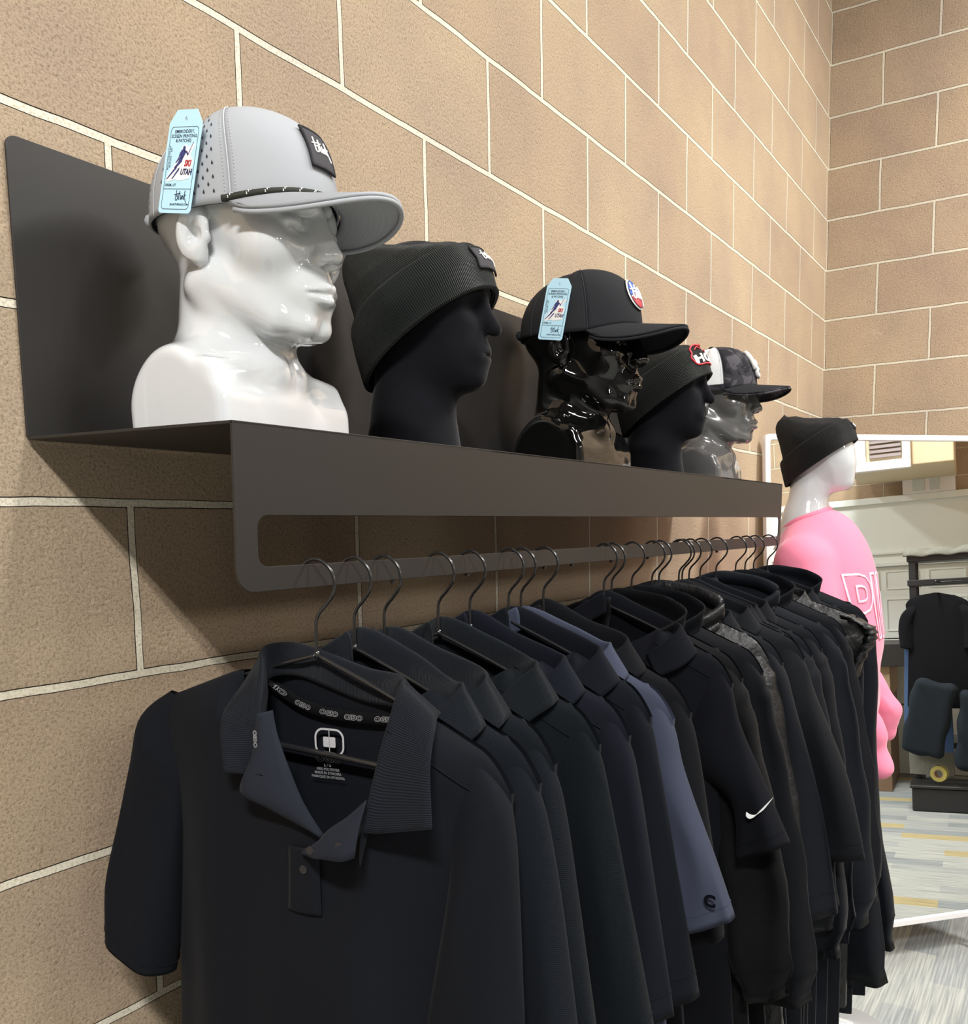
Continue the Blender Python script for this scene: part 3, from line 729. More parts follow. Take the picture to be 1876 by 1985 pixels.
# ------------------------------------------------------------------ beanies
def beanie(t, mat, cuff=.42, hgt=.154, slump=1.0):
    """rings from the tilted opening up to the slumped peak at the back; local x forward"""
    c0 = np.array([.006, .193]); an = R(33.5); ca, sa = math.cos(an), math.sin(an)
    U = [0, .2, .45, .62, .76, .86, .94, 1.0]
    AF = [.106, .116, .112, .094, .068, .044, .028, .003]; AB = [.104, .092, .078, .066, .053, .040, .028, .003]; BY = [.074, .083, .081, .072, .058, .046, .034, .003]
    n, m = 50, 96
    def ptn(u, ph, off=0.0):
        c, s = math.cos(ph), math.sin(ph); uu = min(max(u, 0), 1)
        a = np.interp(uu, U, AF if c > 0 else AB)+off; b = np.interp(uu, U, BY)+off
        e = a*c; y = b*s; h = hgt*u
        if off == 0: y *= 1; 
        x = c0[0]-sa*h+ca*e; z = c0[1]+ca*h+sa*e
        k = max(0, (u-.5)/.5)
        x -= .012*k*slump; z += .008*k*k*slump*(1-c*.6)
        kb = math.exp(-((uu-.84)/.13)**2)*max(0, -c)**1.5; x -= .010*kb; z += .011*kb
        z -= .010*k*(1-k)*4*max(0, c)
        wr = .0030*math.sin(4*ph+6*u)*math.sin(PI*min(1, u))*(0.3+k)
        y += wr*s; x += wr*c
        return (x, y, z-.25)
    us = list(np.linspace(.0, 1.0, n))
    P = [[ptn(u, 2*PI*j/m) for u in us] for j in range(m)]
    grid('knit_crown', P, mat, t, cu=True, thick=.003)
    prof = [(.0, .004), (-.020, .0075), (-.030, .0055), (-.034, .009), (-.028, .0125), (0, .0125), (.2, .0125), (cuff-.05, .0122), (cuff-.015, .0105), (cuff, .006), (cuff-.01, .003)]
    prof = [(p[0], p[1]) for p in prof]
    pr = smoothcurve([(a, b, 0) for a, b in prof], 3)
    P = [[ptn(p[0], 2*PI*j/m, p[1]) for p in pr] for j in range(m)]
    cf = grid('cuff', P, mat, t, cu=True)
    return ptn, cf
def knit(name, col, n=110):
    return pm(name, col, .95, .1, sheen=.15, bump=[('u', n, .9, .0022), ('noise', 260, .25, .001)])
M_knit = knit('dark_green_black_rib_knit', (.011, .0135, .0130), 75)
M_knit2 = knit('black_rib_knit', (.0085, .0100, .0095), 75)
M_knit3 = knit('plain_black_rib_knit', (.009, .009, .010), 75)
bnA = thing('beanie', 'black-green ribbed cuffed beanie with a small square patch on the black head', 'beanie', head_at('felt2', .222), R(HP['felt2'][2]))
pf, cf = beanie(bnA, M_knit)
def bf(pf, uc, phc=0.0, o=.0135):
    def f(a, b, t): return pf(uc+b/.162, phc+a/.062, o+t)
    return f
fb = bf(pf, .22, R(-3))
P = [[fb((i/10-.5)*.038, (j/10-.5)*.034, .0012) for j in range(11)] for i in range(11)]
pa = grid('patch', P, M_patch, bnA, thick=.0016)
edge = []
for (a0, b0, a1, b1) in ((-.019, -.017, .019, -.017), (.019, -.017, .019, .017), (.019, .017, -.019, .017), (-.019, .017, -.019, -.017)):
    edge += [fb(a0+(a1-a0)*k/10, b0+(b1-b0)*k/10, .002) for k in range(10)]
mb = MB(); mb.tube(edge, .0014, 7, closed=True); mb.build('patch_border', M_patchb, pa, smooth=True)
script('patch_script', fb, M_white, pa, .026, .0009, .003)
bnB = thing('beanie', 'black cuffed beanie embroidered with a red outlined animal-head logo', 'beanie', head_at('felt4', .222), R(HP['felt4'][2]))
pf, cf = beanie(bnB, M_knit2)
fb2 = bf(pf, .22, R(-8), .0130)
mb = MB(); out = [(-.030, -.012), (-.033, .002), (-.028, .012), (-.026, .024), (-.016, .031), (-.004, .028), (.006, .032), (.020, .028), (.028, .018), (.034, .004), (.030, -.012), (.016, -.020), (-.010, -.019), (-.024, -.018)]
mb.tube([fb2(p[0], p[1], .0012) for p in smoothcurve([(a, b, 0) for a, b in out], 4, True)], .0019, 7, closed=True)
mb.tube([fb2(p[0], p[1], .0012) for p in smoothcurve([(a, b, 0) for a, b in [(-.020, .018), (-.012, .024), (-.006, .018)]], 4)], .0014, 6)
mb.tube([fb2(p[0], p[1], .0012) for p in smoothcurve([(a, b, 0) for a, b in [(.004, .012), (.010, .016), (.018, .012)]], 4)], .0016, 6)
lg = mb.build('embroidered_logo', M_red, bnB, smooth=True)
text('logo_letters', 'HCA', lambda a, b, t: fb2(a*.026-.002, b*.026-.006, .0012+t*.02), M_white, lg, bold=.05, extrude=.02)

# ------------------------------------------------------------------ garments on hangers
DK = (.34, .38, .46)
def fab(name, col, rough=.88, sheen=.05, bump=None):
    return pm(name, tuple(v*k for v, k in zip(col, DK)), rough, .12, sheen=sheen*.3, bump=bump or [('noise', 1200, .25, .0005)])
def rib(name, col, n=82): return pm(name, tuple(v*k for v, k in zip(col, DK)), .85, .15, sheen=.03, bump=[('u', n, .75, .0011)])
M_neck = fab('neck_tape', (.006, .006, .007))
M_print = pm('light_grey_print', (.42, .42, .44), .6)
M_button = pm('black_button', (.012, .012, .015), .3)
HY, HZ = -.318, 1.4996
SPL = lambda pts, n=6: np.array(smoothcurve([p if len(p) == 3 else (*p, 0) for p in pts], n))
def G(u, w, z): return (-w, -u, z)

def make_hanger(label, x, rz, tilt=.05, group='wire hangers on the rail'):
    t = thing('wire_hanger', label, 'hanger', (x, HY, HZ), rz, group)
    hk = SPL([(0, 0), (0, .028), (.0035, .039), (.013, .049), (.0215, .060), (.0235, .072), (.0185, .084), (.006, .0925), (-.006, .0915), (-.0155, .084), (-.0195, .075)], 6)
    MB().tube([G(p[0], 0, p[1]) for p in hk], .0017, 10).build('hook', M_wire, t, smooth=True)
    MB().lathe([(.0001, .003), (.0028, .003), (.0028, -.004), (.0001, -.004)], (0, 0, 0), 12).build('collar_nut', M_wire, t, smooth=True)
    fr = SPL([(0, -.001), (.06, -.022), (.12, -.045), (.160, -.062), (.176, -.076), (.178, -.090), (.170, -.100)], 5)
    mb = MB()
    mb.tube([G(s_*p[0], 0, p[1]-tilt*s_*p[0]) for s_ in (1,) for p in fr], .0021, 8)
    mb.tube([G(-p[0], 0, p[1]+tilt*p[0]) for p in fr], .0021, 8)
    mb.build('arm', M_wire, t, smooth=True)
    mb = MB(); mb.tube([G(u, 0, -.100-tilt*u) for u in np.linspace(-.17, .17, 9)], .0034, 8); mb.build('crossbar', M_wire, t, smooth=True)
    return t

def zsh(u, S, tilt, drop=.45):
    a = abs(u)
    z = -.018-.20*max(0, min(a, .10)-.04)-drop*max(0, a-.10)
    if a > S-.03: z -= (a-(S-.03))**2*26
    return z-tilt*u
def make_body(t, mat, S=.205, L=.72, TF=.034, TB=.016, tilt=.05, drop=.45, Wm=.190, Wb=.225, nW=.098, neckF=None, neckB=-.012, seed=0, amp=.005, name='body', wneck=.03, nL=None, N=150, M=56, quilt=0):
    r_ = np.random.default_rng(seed); ph = r_.uniform(0, 2*PI, 6); fr = r_.uniform(.8, 1.2, 4)
    def row_w(d):   # half width at depth d below the shoulder
        if d < .14: return S+(Wm-S)*(d/.14)**1.2
        return Wm+(Wb-Wm)*min(1, (d-.14)/.5)
    P = []
    for k in range(N):
        a = 2*PI*k/N; c, s = math.cos(a), math.sin(a)
        cc = math.copysign(abs(c)**.85, c); ut = S*cc
        inside = (nL if nL else -nW) < ut < nW
        zt_ = zsh(ut, S, tilt, drop)
        if inside:
            if s > 0: zt_ = min(zt_, neckF(ut)) if neckF else zt_-.05*(1-(ut/nW)**2)
            else: zt_ = neckB-.02*(abs(ut)/nW)-tilt*ut
        col = []
        for j in range(M):
            q = (j/(M-1))**1.35
            z = zt_+(-L-zt_)*q; d = max(0, -(z-zsh(ut, S, tilt, drop)))
            u = cc*row_w(d)
            e = min(1, d/.05); e = math.sqrt(1-(1-e)**2)
            shp = (1-abs(cc)**2.6)
            side = 1 if s >= 0 else -1
            w = (.004+(TF if side > 0 else TB)*shp*e)*side if abs(s) > 1e-6 else 0
            if side > 0:
                rmp = min(1, d/.28)*shp
                w += amp*rmp*(math.sin(38*fr[0]*u+ph[0]+3*z)+.7*math.sin(71*fr[1]*u+ph[1]-4*z)+.5*math.sin(21*u+ph[2]+9*z*fr[2]))
                w += amp*.8*min(1, d/.08)*shp*math.sin(26*(u*math.copysign(1, u)+z*1.1)+ph[3])*math.exp(-d/.25)
            if quilt: w += side*quilt*abs(math.sin(z*PI/.055))*e
            if inside and j < 10:
                k_ = (1-j/10.)**1.5
                w = w*(1-k_)+k_*(wneck*math.sqrt(max(0, 1-(ut/(nW if ut > 0 or not nL else -nL))**2)) if side > 0 else -.010)
            if k in (0, N//2): w = 0 if abs(cc) > .999 else w
            col.append(G(u, w, z))
        P.append(col)
    return grid(name, P, mat, t, cu=True)
def make_sleeve(t, mat, outer, inner, th0=.016, th1=.024, wc0=.0, wc1=.012, name='sleeve', seed=0, amp=.003, hem=True, n=36, cuff=0, ruck=0.0):
    O, I = SPL(outer, 7), SPL(inner, 7); m = min(len(O), len(I)); r_ = np.random.default_rng(seed+50); ph = r_.uniform(0, 6, 4)
    rings = []
    for k in range(m):
        q = k/(m-1); o, i = O[k][:2], I[k][:2]; c = (o+i)/2; h = (o-i)/2; th = (th0+(th1-th0)*q)*min(1, .25+q*3.2); wc = wc0+(wc1-wc0)*q
        if cuff and q > 1-cuff: th *= .75; h = h*.8
        ring = []
        for j in range(n):
            a = 2*PI*j/n; ca, sa = math.cos(a), math.sin(a)
            p = c+h*math.copysign(abs(ca)**.8, ca)
            w = wc+th*math.copysign(abs(sa)**.8, sa)
            w += amp*math.sin(3*a+ph[0]+5*q)*q+amp*.6*math.sin(5*a+ph[1]-7*q)*q
            if ruck: w += ruck*math.sin(46*q+ph[2]+2*sa)*q*q*abs(sa); p = p+h*.06*math.sin(40*q+ph[3])*q
            ring.append(G(p[0], w, p[1]))
        rings.append(ring)
    if hem:
        c = np.mean(np.array(rings[-1]), 0)
        rings.append([tuple(c+(np.array(p)-c)*.93+np.array([0, 0, .004])) for p in rings[-1]])
        rings.append([tuple(c+(np.array(p)-c)*.70+np.array([0, 0, .016])) for p in rings[-2]])
    P = np.array(rings).transpose(1, 0, 2)
    o = grid(name, P, mat, t, cu=True)
    if hem:   # hem stitching
        k = m-3; mb = MB(); c = np.mean(np.array(rings[k]), 0)
        mb.tube([tuple(c+(np.array(p)-c)*1.006) for p in rings[k]], .0007, 4, closed=True); mb.build('hem_stitch', mat, o)
    return o
def make_collar(t, mat, fold, flap, stand=.028, name='collar', n=7, thick=.0016):
    A, B = SPL(fold, n), SPL(flap, n); m = len(A); P = []
    for k in range(m):
        f, v = A[k], B[k]
        prv, nx = A[max(k-1, 0)], A[min(k+1, m-1)]; tn = nx-prv; tn = tn/np.linalg.norm(tn)
        vn = v/np.linalg.norm(v)
        out = vn-np.array([0, 0, vn[2]]); 
        inn = -out/(np.linalg.norm(out)+1e-6)*.006
        s0_ = f+inn+np.array([0, 0, -stand]); s1_ = f+inn*.8+np.array([0, 0, -.008]); top = f+np.array([0, 0, .002])
        col = [s0_, (s0_+s1_)/2, s1_, f+inn*.4, top, f+v*.06+np.array([0, 0, .0012]), f+v*.18, f+v*.45, f+v*.72, f+v]
        P.append([G(*p) for p in SPL([tuple(c) for c in col], 2)])
    return grid(name, P, mat, t, thick=thick)
FOLD = [(.010, .030, .016), (-.036, .036, -.012), (-.098, .014, -.050), (-.058, -.012, -.018), (-.004, -.014, .015), (.062, -.012, -.006), (.118, -.004, -.024), (.134, .010, -.030), (.118, .026, -.050), (.092, .036, -.074)]
FLAP = [(-.030, .006, -.072), (-.030, .012, -.065), (-.034, .010, -.050), (-.014, -.012, -.045), (0, -.014, -.046), (.014, -.013, -.045), (.024, -.008, -.040), (.026, .004, -.036), (.026, .010, -.034), (.022, .014, -.030)]
def polo(i, x, body_col, coll_mat, short, S=.205, ho=(.26, -.41), tilt=.05, rz=0.0, drop=.45, jit=0.0, sleeve_mat=None, flare=.10, TF=.034, yoke=True, thS=.022):
    mat = body_col
    t = thing('polo_shirt', short, 'shirt', (x, HY, HZ), rz, 'dark shirts and jackets on the hanging rail')
    make_body(t, mat, S=S, tilt=tilt, seed=i, drop=drop, TF=TF, L=.82)
    sm = sleeve_mat or mat; zs = lambda u: zsh(u, S, 0, drop)
    for sg in (1, -1):
        tl = tilt*sg
        o = [(S-.035, zs(S-.035)+.003-tl*S), (S-.002, zs(S)-.004-tl*S), (S+.014, zs(S)-.060-tl*S), ((S+ho[0])/2+.008, (zs(S)+ho[1])/2-.03-tl*S), (ho[0], ho[1]-tl*.1)]
        ii = [(S-.085, zs(S-.085)-.010-tl*S), (S-.075, zs(S)-.080-tl*S), (S-.070, zs(S)-.125-tl*S), (ho[0]-flare-.012, (zs(S)+ho[1])/2-.06-tl*S), (ho[0]-flare, ho[1]-.035-tl*.1)]
        o = [(a*sg, b) for a, b in o]; ii = [(a*sg, b) for a, b in ii]
        make_sleeve(t, sm, o, ii, seed=i*2+sg, th1=thS)
    js = np.random.default_rng(i).uniform(-1, 1, (len(FOLD), 3))*.003
    make_collar(t, coll_mat, [tuple(np.array(p)+j+np.array([0, 0, -tilt*.4*p[0]])) for p, j in zip(FOLD, js)], FLAP)
    mb = MB()
    for b in (-.10, -.15): mb.lathe([(.0001, .0016), (.0045, .0014), (.005, 0)], G(.02, TF+.006, b), 12)
    for n_, b in enumerate((-.11, -.165)):
        m_ = MB(); m_.tube([G(.020, TF+.004, b), G(.020, TF+.0065, b)], .005, 14); m_.build('button', M_button, t, smooth=False)
    # raised shoulder seam from the collar to the sleeve
    mb = MB(); pts = []
    for u in np.linspace(.10, S*.86, 14):
        dd = .020+.012*(u-.1)/.1; e = 1-dd/.05; e = math.sqrt(max(0, 1-e*e)); cc = min(1, u/S)**(1/1.0)
        pts.append(G(u, .0045+TF*(1-cc**2.6)*e, zsh(u, S, tilt, drop)-dd))
    mb.tube(pts, .0007, 5); mb.build('shoulder_seam', mat, t, smooth=True)
    return t

# ---- the first, open polo shirt, nearest the camera
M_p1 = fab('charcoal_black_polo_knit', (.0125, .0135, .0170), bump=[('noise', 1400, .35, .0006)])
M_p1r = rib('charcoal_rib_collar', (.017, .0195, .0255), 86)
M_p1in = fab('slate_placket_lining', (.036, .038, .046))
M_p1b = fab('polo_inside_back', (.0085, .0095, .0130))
p1 = thing('polo_shirt', 'open-necked black polo with ribbed collar and printed neck, front of the rail', 'shirt', (-.235, HY, HZ), R(8), 'dark shirts and jackets on the hanging rail')
T1 = .09
def nF(u):
    return float(np.interp(u, [-.10, -.075, -.048, -.030, .0, .040, .060, .080, .092, .102], [-.025, -.060, -.105, -.128, -.148, -.166, -.170, -.150, -.10, -.040]))
make_body(p1, M_p1, S=.207, tilt=T1, seed=3, drop=.44, TF=.052, TB=.010, nW=.100, nL=-.086, neckF=nF, amp=.0048, Wm=.188, Wb=.218, L=.76, wneck=.060, N=220, M=80)
make_sleeve(p1, M_p1, [(.172, -.083), (.203, -.118), (.2125, -.150), (.2175, -.200), (.2225, -.340), (.226, -.420)], [(.125, -.085), (.150, -.160), (.150, -.205), (.140, -.260), (.120, -.360), (.112, -.435)], th0=.018, th1=.030, wc0=.008, wc1=.020, seed=1)
make_sleeve(p1, M_p1, [(-.185, -.046), (-.224, -.074), (-.238, -.125), (-.256, -.190), (-.281, -.265), (-.287, -.325)], [(-.150, -.060), (-.160, -.130), (-.170, -.190), (-.178, -.240), (-.190, -.310), (-.200, -.362)], th0=.018, th1=.030, wc0=.006, wc1=.014, seed=2)
f1 = [(-.030, .066, -.108), (-.042, .047, -.060), (-.052, .022, -.014), (-.062, .002, .003), (-.034, -.012, .006), (.003, -.014, -.003), (.050, -.013, -.016), (.094, -.002, -.020), (.104, .020, -.030), (.099, .046, -.082), (.093, .070, -.150)]
v1 = [(-.028, .010, .002), (-.035, .008, -.006), (-.036, .000, -.030), (-.030, -.010, -.045), (-.005, -.014, -.055), (0, -.014, -.055), (.014, -.012, -.048), (.034, -.004, -.032), (.040, .004, -.022), (.054, .010, -.004), (.069, .002, .014)]
make_collar(p1, M_p1r, f1, v1, stand=.030, n=10, thick=.002)
def patch3(name, A, B, mat, par, thick=.0014, bulge=0, n=6, label=None):
    """sheet between two space curves"""
    a, b = SPL(A, 6), SPL(B, 6); P = []
    for i in range(len(a)):
        P.append([G(*(a[i]+(b[i]-a[i])*k/n+np.array([0, bulge*math.sin(PI*k/n), 0]))) for k in range(n+1)])
    return grid(name, P, mat, par, thick=thick, label=label)
# turned-out neck facing on the left, and the buttoned flap on the right
patch3('neck_facing', [(-.028, .060, -.050), (-.031, .066, -.088), (-.041, .074, -.123), (-.010, .072, -.137), (.040, .060, -.162)],
       [(-.018, .050, -.048), (-.008, .056, -.072), (.008, .062, -.100), (.024, .064, -.130), (.042, .060, -.160)], M_p1in, p1, bulge=.004, label='slate blue inner facing folded outwards')
patch3('neck_flap', [(.096, .070, -.118), (.078, .072, -.134), (.055, .070, -.150), (.040, .066, -.164), (.020, .062, -.177)],
       [(.092, .086, -.166), (.080, .090, -.170), (.062, .086, -.172), (.042, .078, -.176), (.022, .064, -.179)], M_p1in, p1, bulge=.003, label='buttonhole flap folded to the right')
patch3('placket', [(.000, .0575, -.176), (-.001, .0580, -.208), (-.003, .0580, -.240)], [(.033, .0570, -.176), (.034, .0575, -.208), (.034, .0575, -.240)], M_p1, p1, bulge=.002)
for (u, w, z) in ((.0375, .074, -.170), (.076, .084, -.158), (.018, .0595, -.196)):
    MB().tube([G(u, w, z), G(u, w+.0022, z)], .0042, 16).build('button', M_button, p1)
for (u, w, z) in ((-.020, .0715, -.105),):
    MB().tube([G(u-.004, w, z), G(u+.004, w, z-.001)], .0006, 5).build('buttonhole', M_neck, p1)
# neck tape and prints on the inside of the back
tp = SPL([(-.080, -.024), (-.0386, -.0475), (-.0125, -.0568), (.0169, -.0612), (.0458, -.0625), (.075, -.0620), (.095, -.060)], 8)
def tapeP(s, b, w):   # s: arc position 0..1
    k = s*(len(tp)-1); i = int(min(k, len(tp)-2)); p = tp[i]+(tp[i+1]-tp[i])*(k-i); d = tp[i+1]-tp[i]; d = d/np.linalg.norm(d)
    return G(p[0]-d[1]*b, w, p[1]+d[0]*b)
WB_ = -.0070
grid('neck_tape', [[tapeP(s, b, WB_) for b in (-.0058, 0, .0058)] for s in np.linspace(0, 1, 40)], M_neck, p1, thick=.001)
Ltp = float(np.sum(np.linalg.norm(np.diff(tp, axis=0), axis=1)))
for n_, s in enumerate((.08, .26, .44, .61, .80)):
    fl = 1 if n_ % 2 == 0 else -1
    text('tape_print', 'OGIO', lambda a, b, c, s=s, fl=fl: tapeP(s+fl*a*.0082/Ltp, fl*b*.0066, WB_+.0008), M_print, p1, outline=.035, bold=.05, shear=.2)
text('facing_print', 'OGIO', lambda a, b, c: G(-.0265-b*.0055, .0668, -.073+a*.0062), M_print, p1, outline=.04, bold=.03)
ec = (.0062, -.0895)
fE = lambda a, b, c: G(ec[0]+a, WB_+.0006+c, ec[1]+b)
mb = MB(); ringprism(mb, rrect(.0350, .0280, .0100, 6), rrect(.0310, .0240, .0082, 6), fE, 0, .0003)
em = mb.build('emblem', M_print, p1)
MB().prism(rrect(.0145, .0105, .0012, 2), fE, 0, .0003).build('emblem_centre', M_print, em)
MB().box((0, 0, 0), (1, 1, 1), Matrix(((0, 0, -.0003, -WB_-.0006), (-.0008, 0, 0, -ec[0]+.0004), (0, .026, 0, ec[1]-.013), (0, 0, 0, 1)))).build('emblem_bar', M_print, em)
text('label_print', 'OGIO', lambda a, b, c: G(.0045+a*.0115, WB_+.0006, -.1068+b*.0095), M_print, p1, outline=.03, bold=.05)
for s, z, q in (('L / G', -.1135, .0042), ('100% POLYESTER', -.1178, .0037), ('MADE IN ETHIOPIA', -.1218, .0037), ('FABRIQUE EN ETHIOPIA', -.1258, .0037)):
    text('label_print', s, lambda a, b, c, z=z, q=q: G(.0030+a*q, WB_+.0006, z+b*q), M_print, p1, bold=.02)
# visible seams of the shirt
mb = MB(); pts = []
for u in np.linspace(.10, .180, 14):
    dd = .020+.02*(u-.1)/.1; e = 1-dd/.05; pts.append(G(u, .0045+.052*(1-(u/.207)**2.6)*math.sqrt(max(0, 1-e*e)), zsh(u, .207, T1, .44)-dd))
mb.tube(pts, .0007, 5); mb.build('shoulder_seam', M_p1, p1, smooth=True)
make_hanger('black wire hanger holding the open-necked black polo, nearest of all', -.235, R(8), T1)

POLOS = [ # x, body, collar, S, hem, label
 (-.178, (.0140, .0165, .0205), 1, .214, (.262, -.40), 'charcoal textured polo directly behind the open-necked black polo'),
 (-.129, (.0130, .0155, .0185), 1, .205, (.258, -.41), 'charcoal ribbed-collar polo, third shirt from the near end'),
 (-.029, (.0095, .0125, .0150), 1, .206, (.272, -.42), 'green-black polo with a wide diagonal-ribbed collar, fourth shirt on the rail'),
 (.038, (.0125, .0140, .0205), 0, .212, (.270, -.42), 'dark navy polo with soft navy collar, fifth shirt on the rail'),
 (.130, (.0095, .0112, .0155), 0, .200, (.266, -.44), 'black-navy polo hanging just in front of the blue-grey shirt'),
 (.162, (.105, .108, .140), 0, .218, (.300, -.345), 'blue-grey short-sleeved polo, the only pale shirt on the rail'),
 (.224, (.0110, .0110, .0120), 0, .218, (.268, -.40), 'brown-black polo behind the blue-grey shirt'),
 (.420, (.0085, .0088, .0120), 0, .210, (.300, -.330), 'black polo with a white swoosh on its sleeve')]
TLT = [.06, .05, .05, .05, .06, .05, .06, .04]
pts_ = []
for i, (x, c, rb_, S, ho, lab) in enumerate(POLOS):
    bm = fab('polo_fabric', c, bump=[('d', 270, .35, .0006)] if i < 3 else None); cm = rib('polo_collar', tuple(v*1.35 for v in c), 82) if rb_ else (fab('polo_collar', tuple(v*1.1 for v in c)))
    t = polo(i+10, x, bm, cm, lab, S=S, ho=ho, tilt=TLT[i], rz=R(2-i*.6), flare=.075 if i in (5, 7) else .10, TF=.030 if i < 2 else .036)
    pts_.append(t)
    make_hanger('black wire hanger holding the '+['charcoal textured polo', 'third shirt from the near end', 'green-black polo with the wide collar', 'dark navy polo', 'black-navy polo before the blue-grey shirt', 'blue-grey polo', 'brown-black polo', 'black polo with the swoosh sleeve'][i], x, R(2-i*.6), TLT[i])
# swoosh on the black polo's sleeve, facing the room's near end
sw = [(-.040, .000), (-.043, -.010), (-.036, -.018), (-.022, -.016), (.0, -.004), (.044, .026), (.010, -.001), (-.014, -.010), (-.026, -.010), (-.034, -.006)]
MB().prism([(p[0], p[1]) for p in SPL([((a*.96-b*.28)*.50, (b*.96+a*.28)*.55) for a, b in sw], 4)], lambda a, b, t: G(.266+a, .037+t-.10*(a), -.283+b), 0, .0015).build('swoosh', M_white, pts_[7])
text('sleeve_print', 'C', lambda a, b, c: G(.278+a*.02, .036, -.325+b*.02), fab('dark_print', (.02, .02, .03)), pts_[5], bold=.06)

def jacket(i, x, col, lab, S=.22, L=.98, ho=(.31, -.60), collar='shirt', tilt=.04, rz=0.0, mat=None, TF=.036, quilt=0, width=.11, nosleeve=False, drop=.40, Wb=.24, noun='jacket', short=False, coll=None, bulge=.022):
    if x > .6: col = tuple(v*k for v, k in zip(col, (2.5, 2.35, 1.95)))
    mat = mat or fab('jacket_fabric', tuple(v*k for v, k in zip(col, DK)), .75, .10, bump=[('noise', 60, .25, .003), ('noise', 900, .2, .0004)])
    t = thing(noun, lab, 'jacket' if noun != 'polo_shirt' else 'shirt', (x, HY, HZ), rz, 'dark shirts and jackets on the hanging rail')
    make_body(t, mat, S=S, tilt=tilt, seed=i, drop=drop, TF=TF, L=L, Wb=Wb, Wm=.20, amp=.009, N=110, M=44, quilt=quilt)
    zs = lambda u: zsh(u, S, 0, drop)
    if not nosleeve:
        for sg in (1, -1):
            tl = tilt*sg
            k = 1 if sg > 0 else .9
            o = [(S-.04, zs(S-.04)+.004-tl*S), (S+.000, zs(S)-.006-tl*S), (S+.022, zs(S)-.068-tl*S), ((S+ho[0])/2+bulge, (zs(S)+ho[1])/2-.03-tl*S), (ho[0], ho[1])]
            q = [(S-.095, zs(S-.095)-.012-tl*S), (S-.085, zs(S)-.090-tl*S), (S-.075, zs(S)-.150-tl*S), ((S+ho[0])/2-width+.01, (zs(S)+ho[1])/2-.05-tl*S), (ho[0]-width, ho[1]-.03)]
            if sg < 0:
                lim = .265
                o = [(min(a, lim), b) for a, b in o]
            make_sleeve(t, mat, [(a*sg, b) for a, b in o], [(a*sg, b) for a, b in q], seed=i*2+sg, th0=.02, th1=.026, amp=.007, cuff=0 if short else .07, ruck=0 if short else .004)
    cm = coll or mat
    if collar == 'shirt': make_collar(t, cm, [(a, b, c-tilt*.4*a) for a, b, c in FOLD], FLAP)
    else:
        h = .062 if collar == 'stand' else .050
        A = [(.010, .030, -.05), (-.05, .032, -.050), (-.100, .012, -.066), (-.06, -.014, -.044), (0, -.016, -.028), (.06, -.014, -.034), (.108, -.002, -.048), (.120, .014, -.058), (.085, .036, -.082)]
        B = [(.014, .032, .010), (-.045, .034, .000), (-.094, .013, -.020), (-.055, -.016, .002), (0, -.018, .020), (.055, -.015, .016), (.100, .0, .008), (.132, .014, -.012), (.100, .044, -.038)]
        a, b = SPL(A, 7), SPL(B, 7)
        th = .012 if collar == 'puff' else .003
        P = [[G(*(a[k]+(b[k]-a[k])*q+np.array([0, (.006 if collar == 'puff' else .002)*math.sin(3*PI*q), 0]))) for q in np.linspace(0, 1, 13)] for k in range(len(a))]
        grid('stand_collar', P, cm, t, thick=th)
    m_ = MB(); m_.tube([G(.015, TF+.007, z) for z in np.linspace(-.12, -.5, 10)], .0014, 5); m_.build('front_placket', mat, t, smooth=True)
    return t
M_puff = pm('shiny_black_nylon', (.007, .007, .008), .42, .35, bump=[('noise', 55, .8, .005)])
M_soft = fab('softshell_black', (.0125, .0130, .0160), .7, .06)
JK = [
 (.449, (.0120, .0115, .0115), dict(S=.215, ho=(.306, -.575), collar='stand', width=.095), 'black stand-collar pullover behind the swoosh polo'),
 (.528, (.0130, .0140, .0170), dict(S=.222, ho=(.320, -.62), collar='stand', width=.10), 'black jacket with wide open stand collar in mid rail'),
 (.616, (.016, .016, .018), dict(S=.205, ho=(.290, -.63), collar='puff', mat=M_puff, quilt=.006), 'shiny black padded jacket in mid rail'),
 (.648, (.0150, .0150, .0185), dict(S=.222, ho=(.322, -.52), collar='shirt', short=True, width=.12), 'black-grey shirt behind the shiny padded jacket'),
 (.746, (.0150, .0150, .0175), dict(S=.232, ho=(.345, -.455), collar='shirt', short=True, width=.16, noun='polo_shirt'), 'loose black shirt with wide short sleeves beyond the padded jacket'),
 (.763, (.0120, .0120, .0150), dict(S=.222, ho=(.300, -.60), collar='shirt'), 'black long-sleeved shirt just beyond the wide-sleeved shirt'),
 (.800, (.0150, .0155, .0190), dict(S=.234, ho=(.310, -.66), collar='shirt'), 'charcoal zip jacket before the tall-collared one'),
 (.862, (.0130, .0130, .0165), dict(S=.236, ho=(.312, -.66), collar='shirt', tilt=.02), 'black jacket between the charcoal zip jacket and the softshell'),
 (.957, (.0170, .0180, .0230), dict(S=.246, ho=(.328, -.66), collar='puff', tilt=.02, L=.95), 'slate-black softshell jacket with padded collar'),
 (1.087, (.0130, .0130, .0160), dict(S=.234, ho=(.322, -.66), collar='stand', tilt=.02, L=.98), 'black jacket just before the padded vest'),
 (1.155, (.016, .016, .018), dict(S=.262, collar='shirt', mat=M_puff, quilt=.007, nosleeve=True, tilt=.01, drop=.34, noun='padded_vest', L=.95), 'shiny black padded vest with gathered armhole'),
 (1.220, (.0140, .0150, .0185), dict(S=.220, ho=(.325, -.90), collar='shirt', tilt=.01, L=1.0, bulge=-.012), 'long black jacket behind the padded vest'),
 (1.332, (.0150, .0165, .0205), dict(S=.232, ho=(.325, -.86), collar='stand', tilt=.0, L=1.0, Wb=.25, bulge=-.012), 'dark navy coat, last garment at the far end of the rail')]
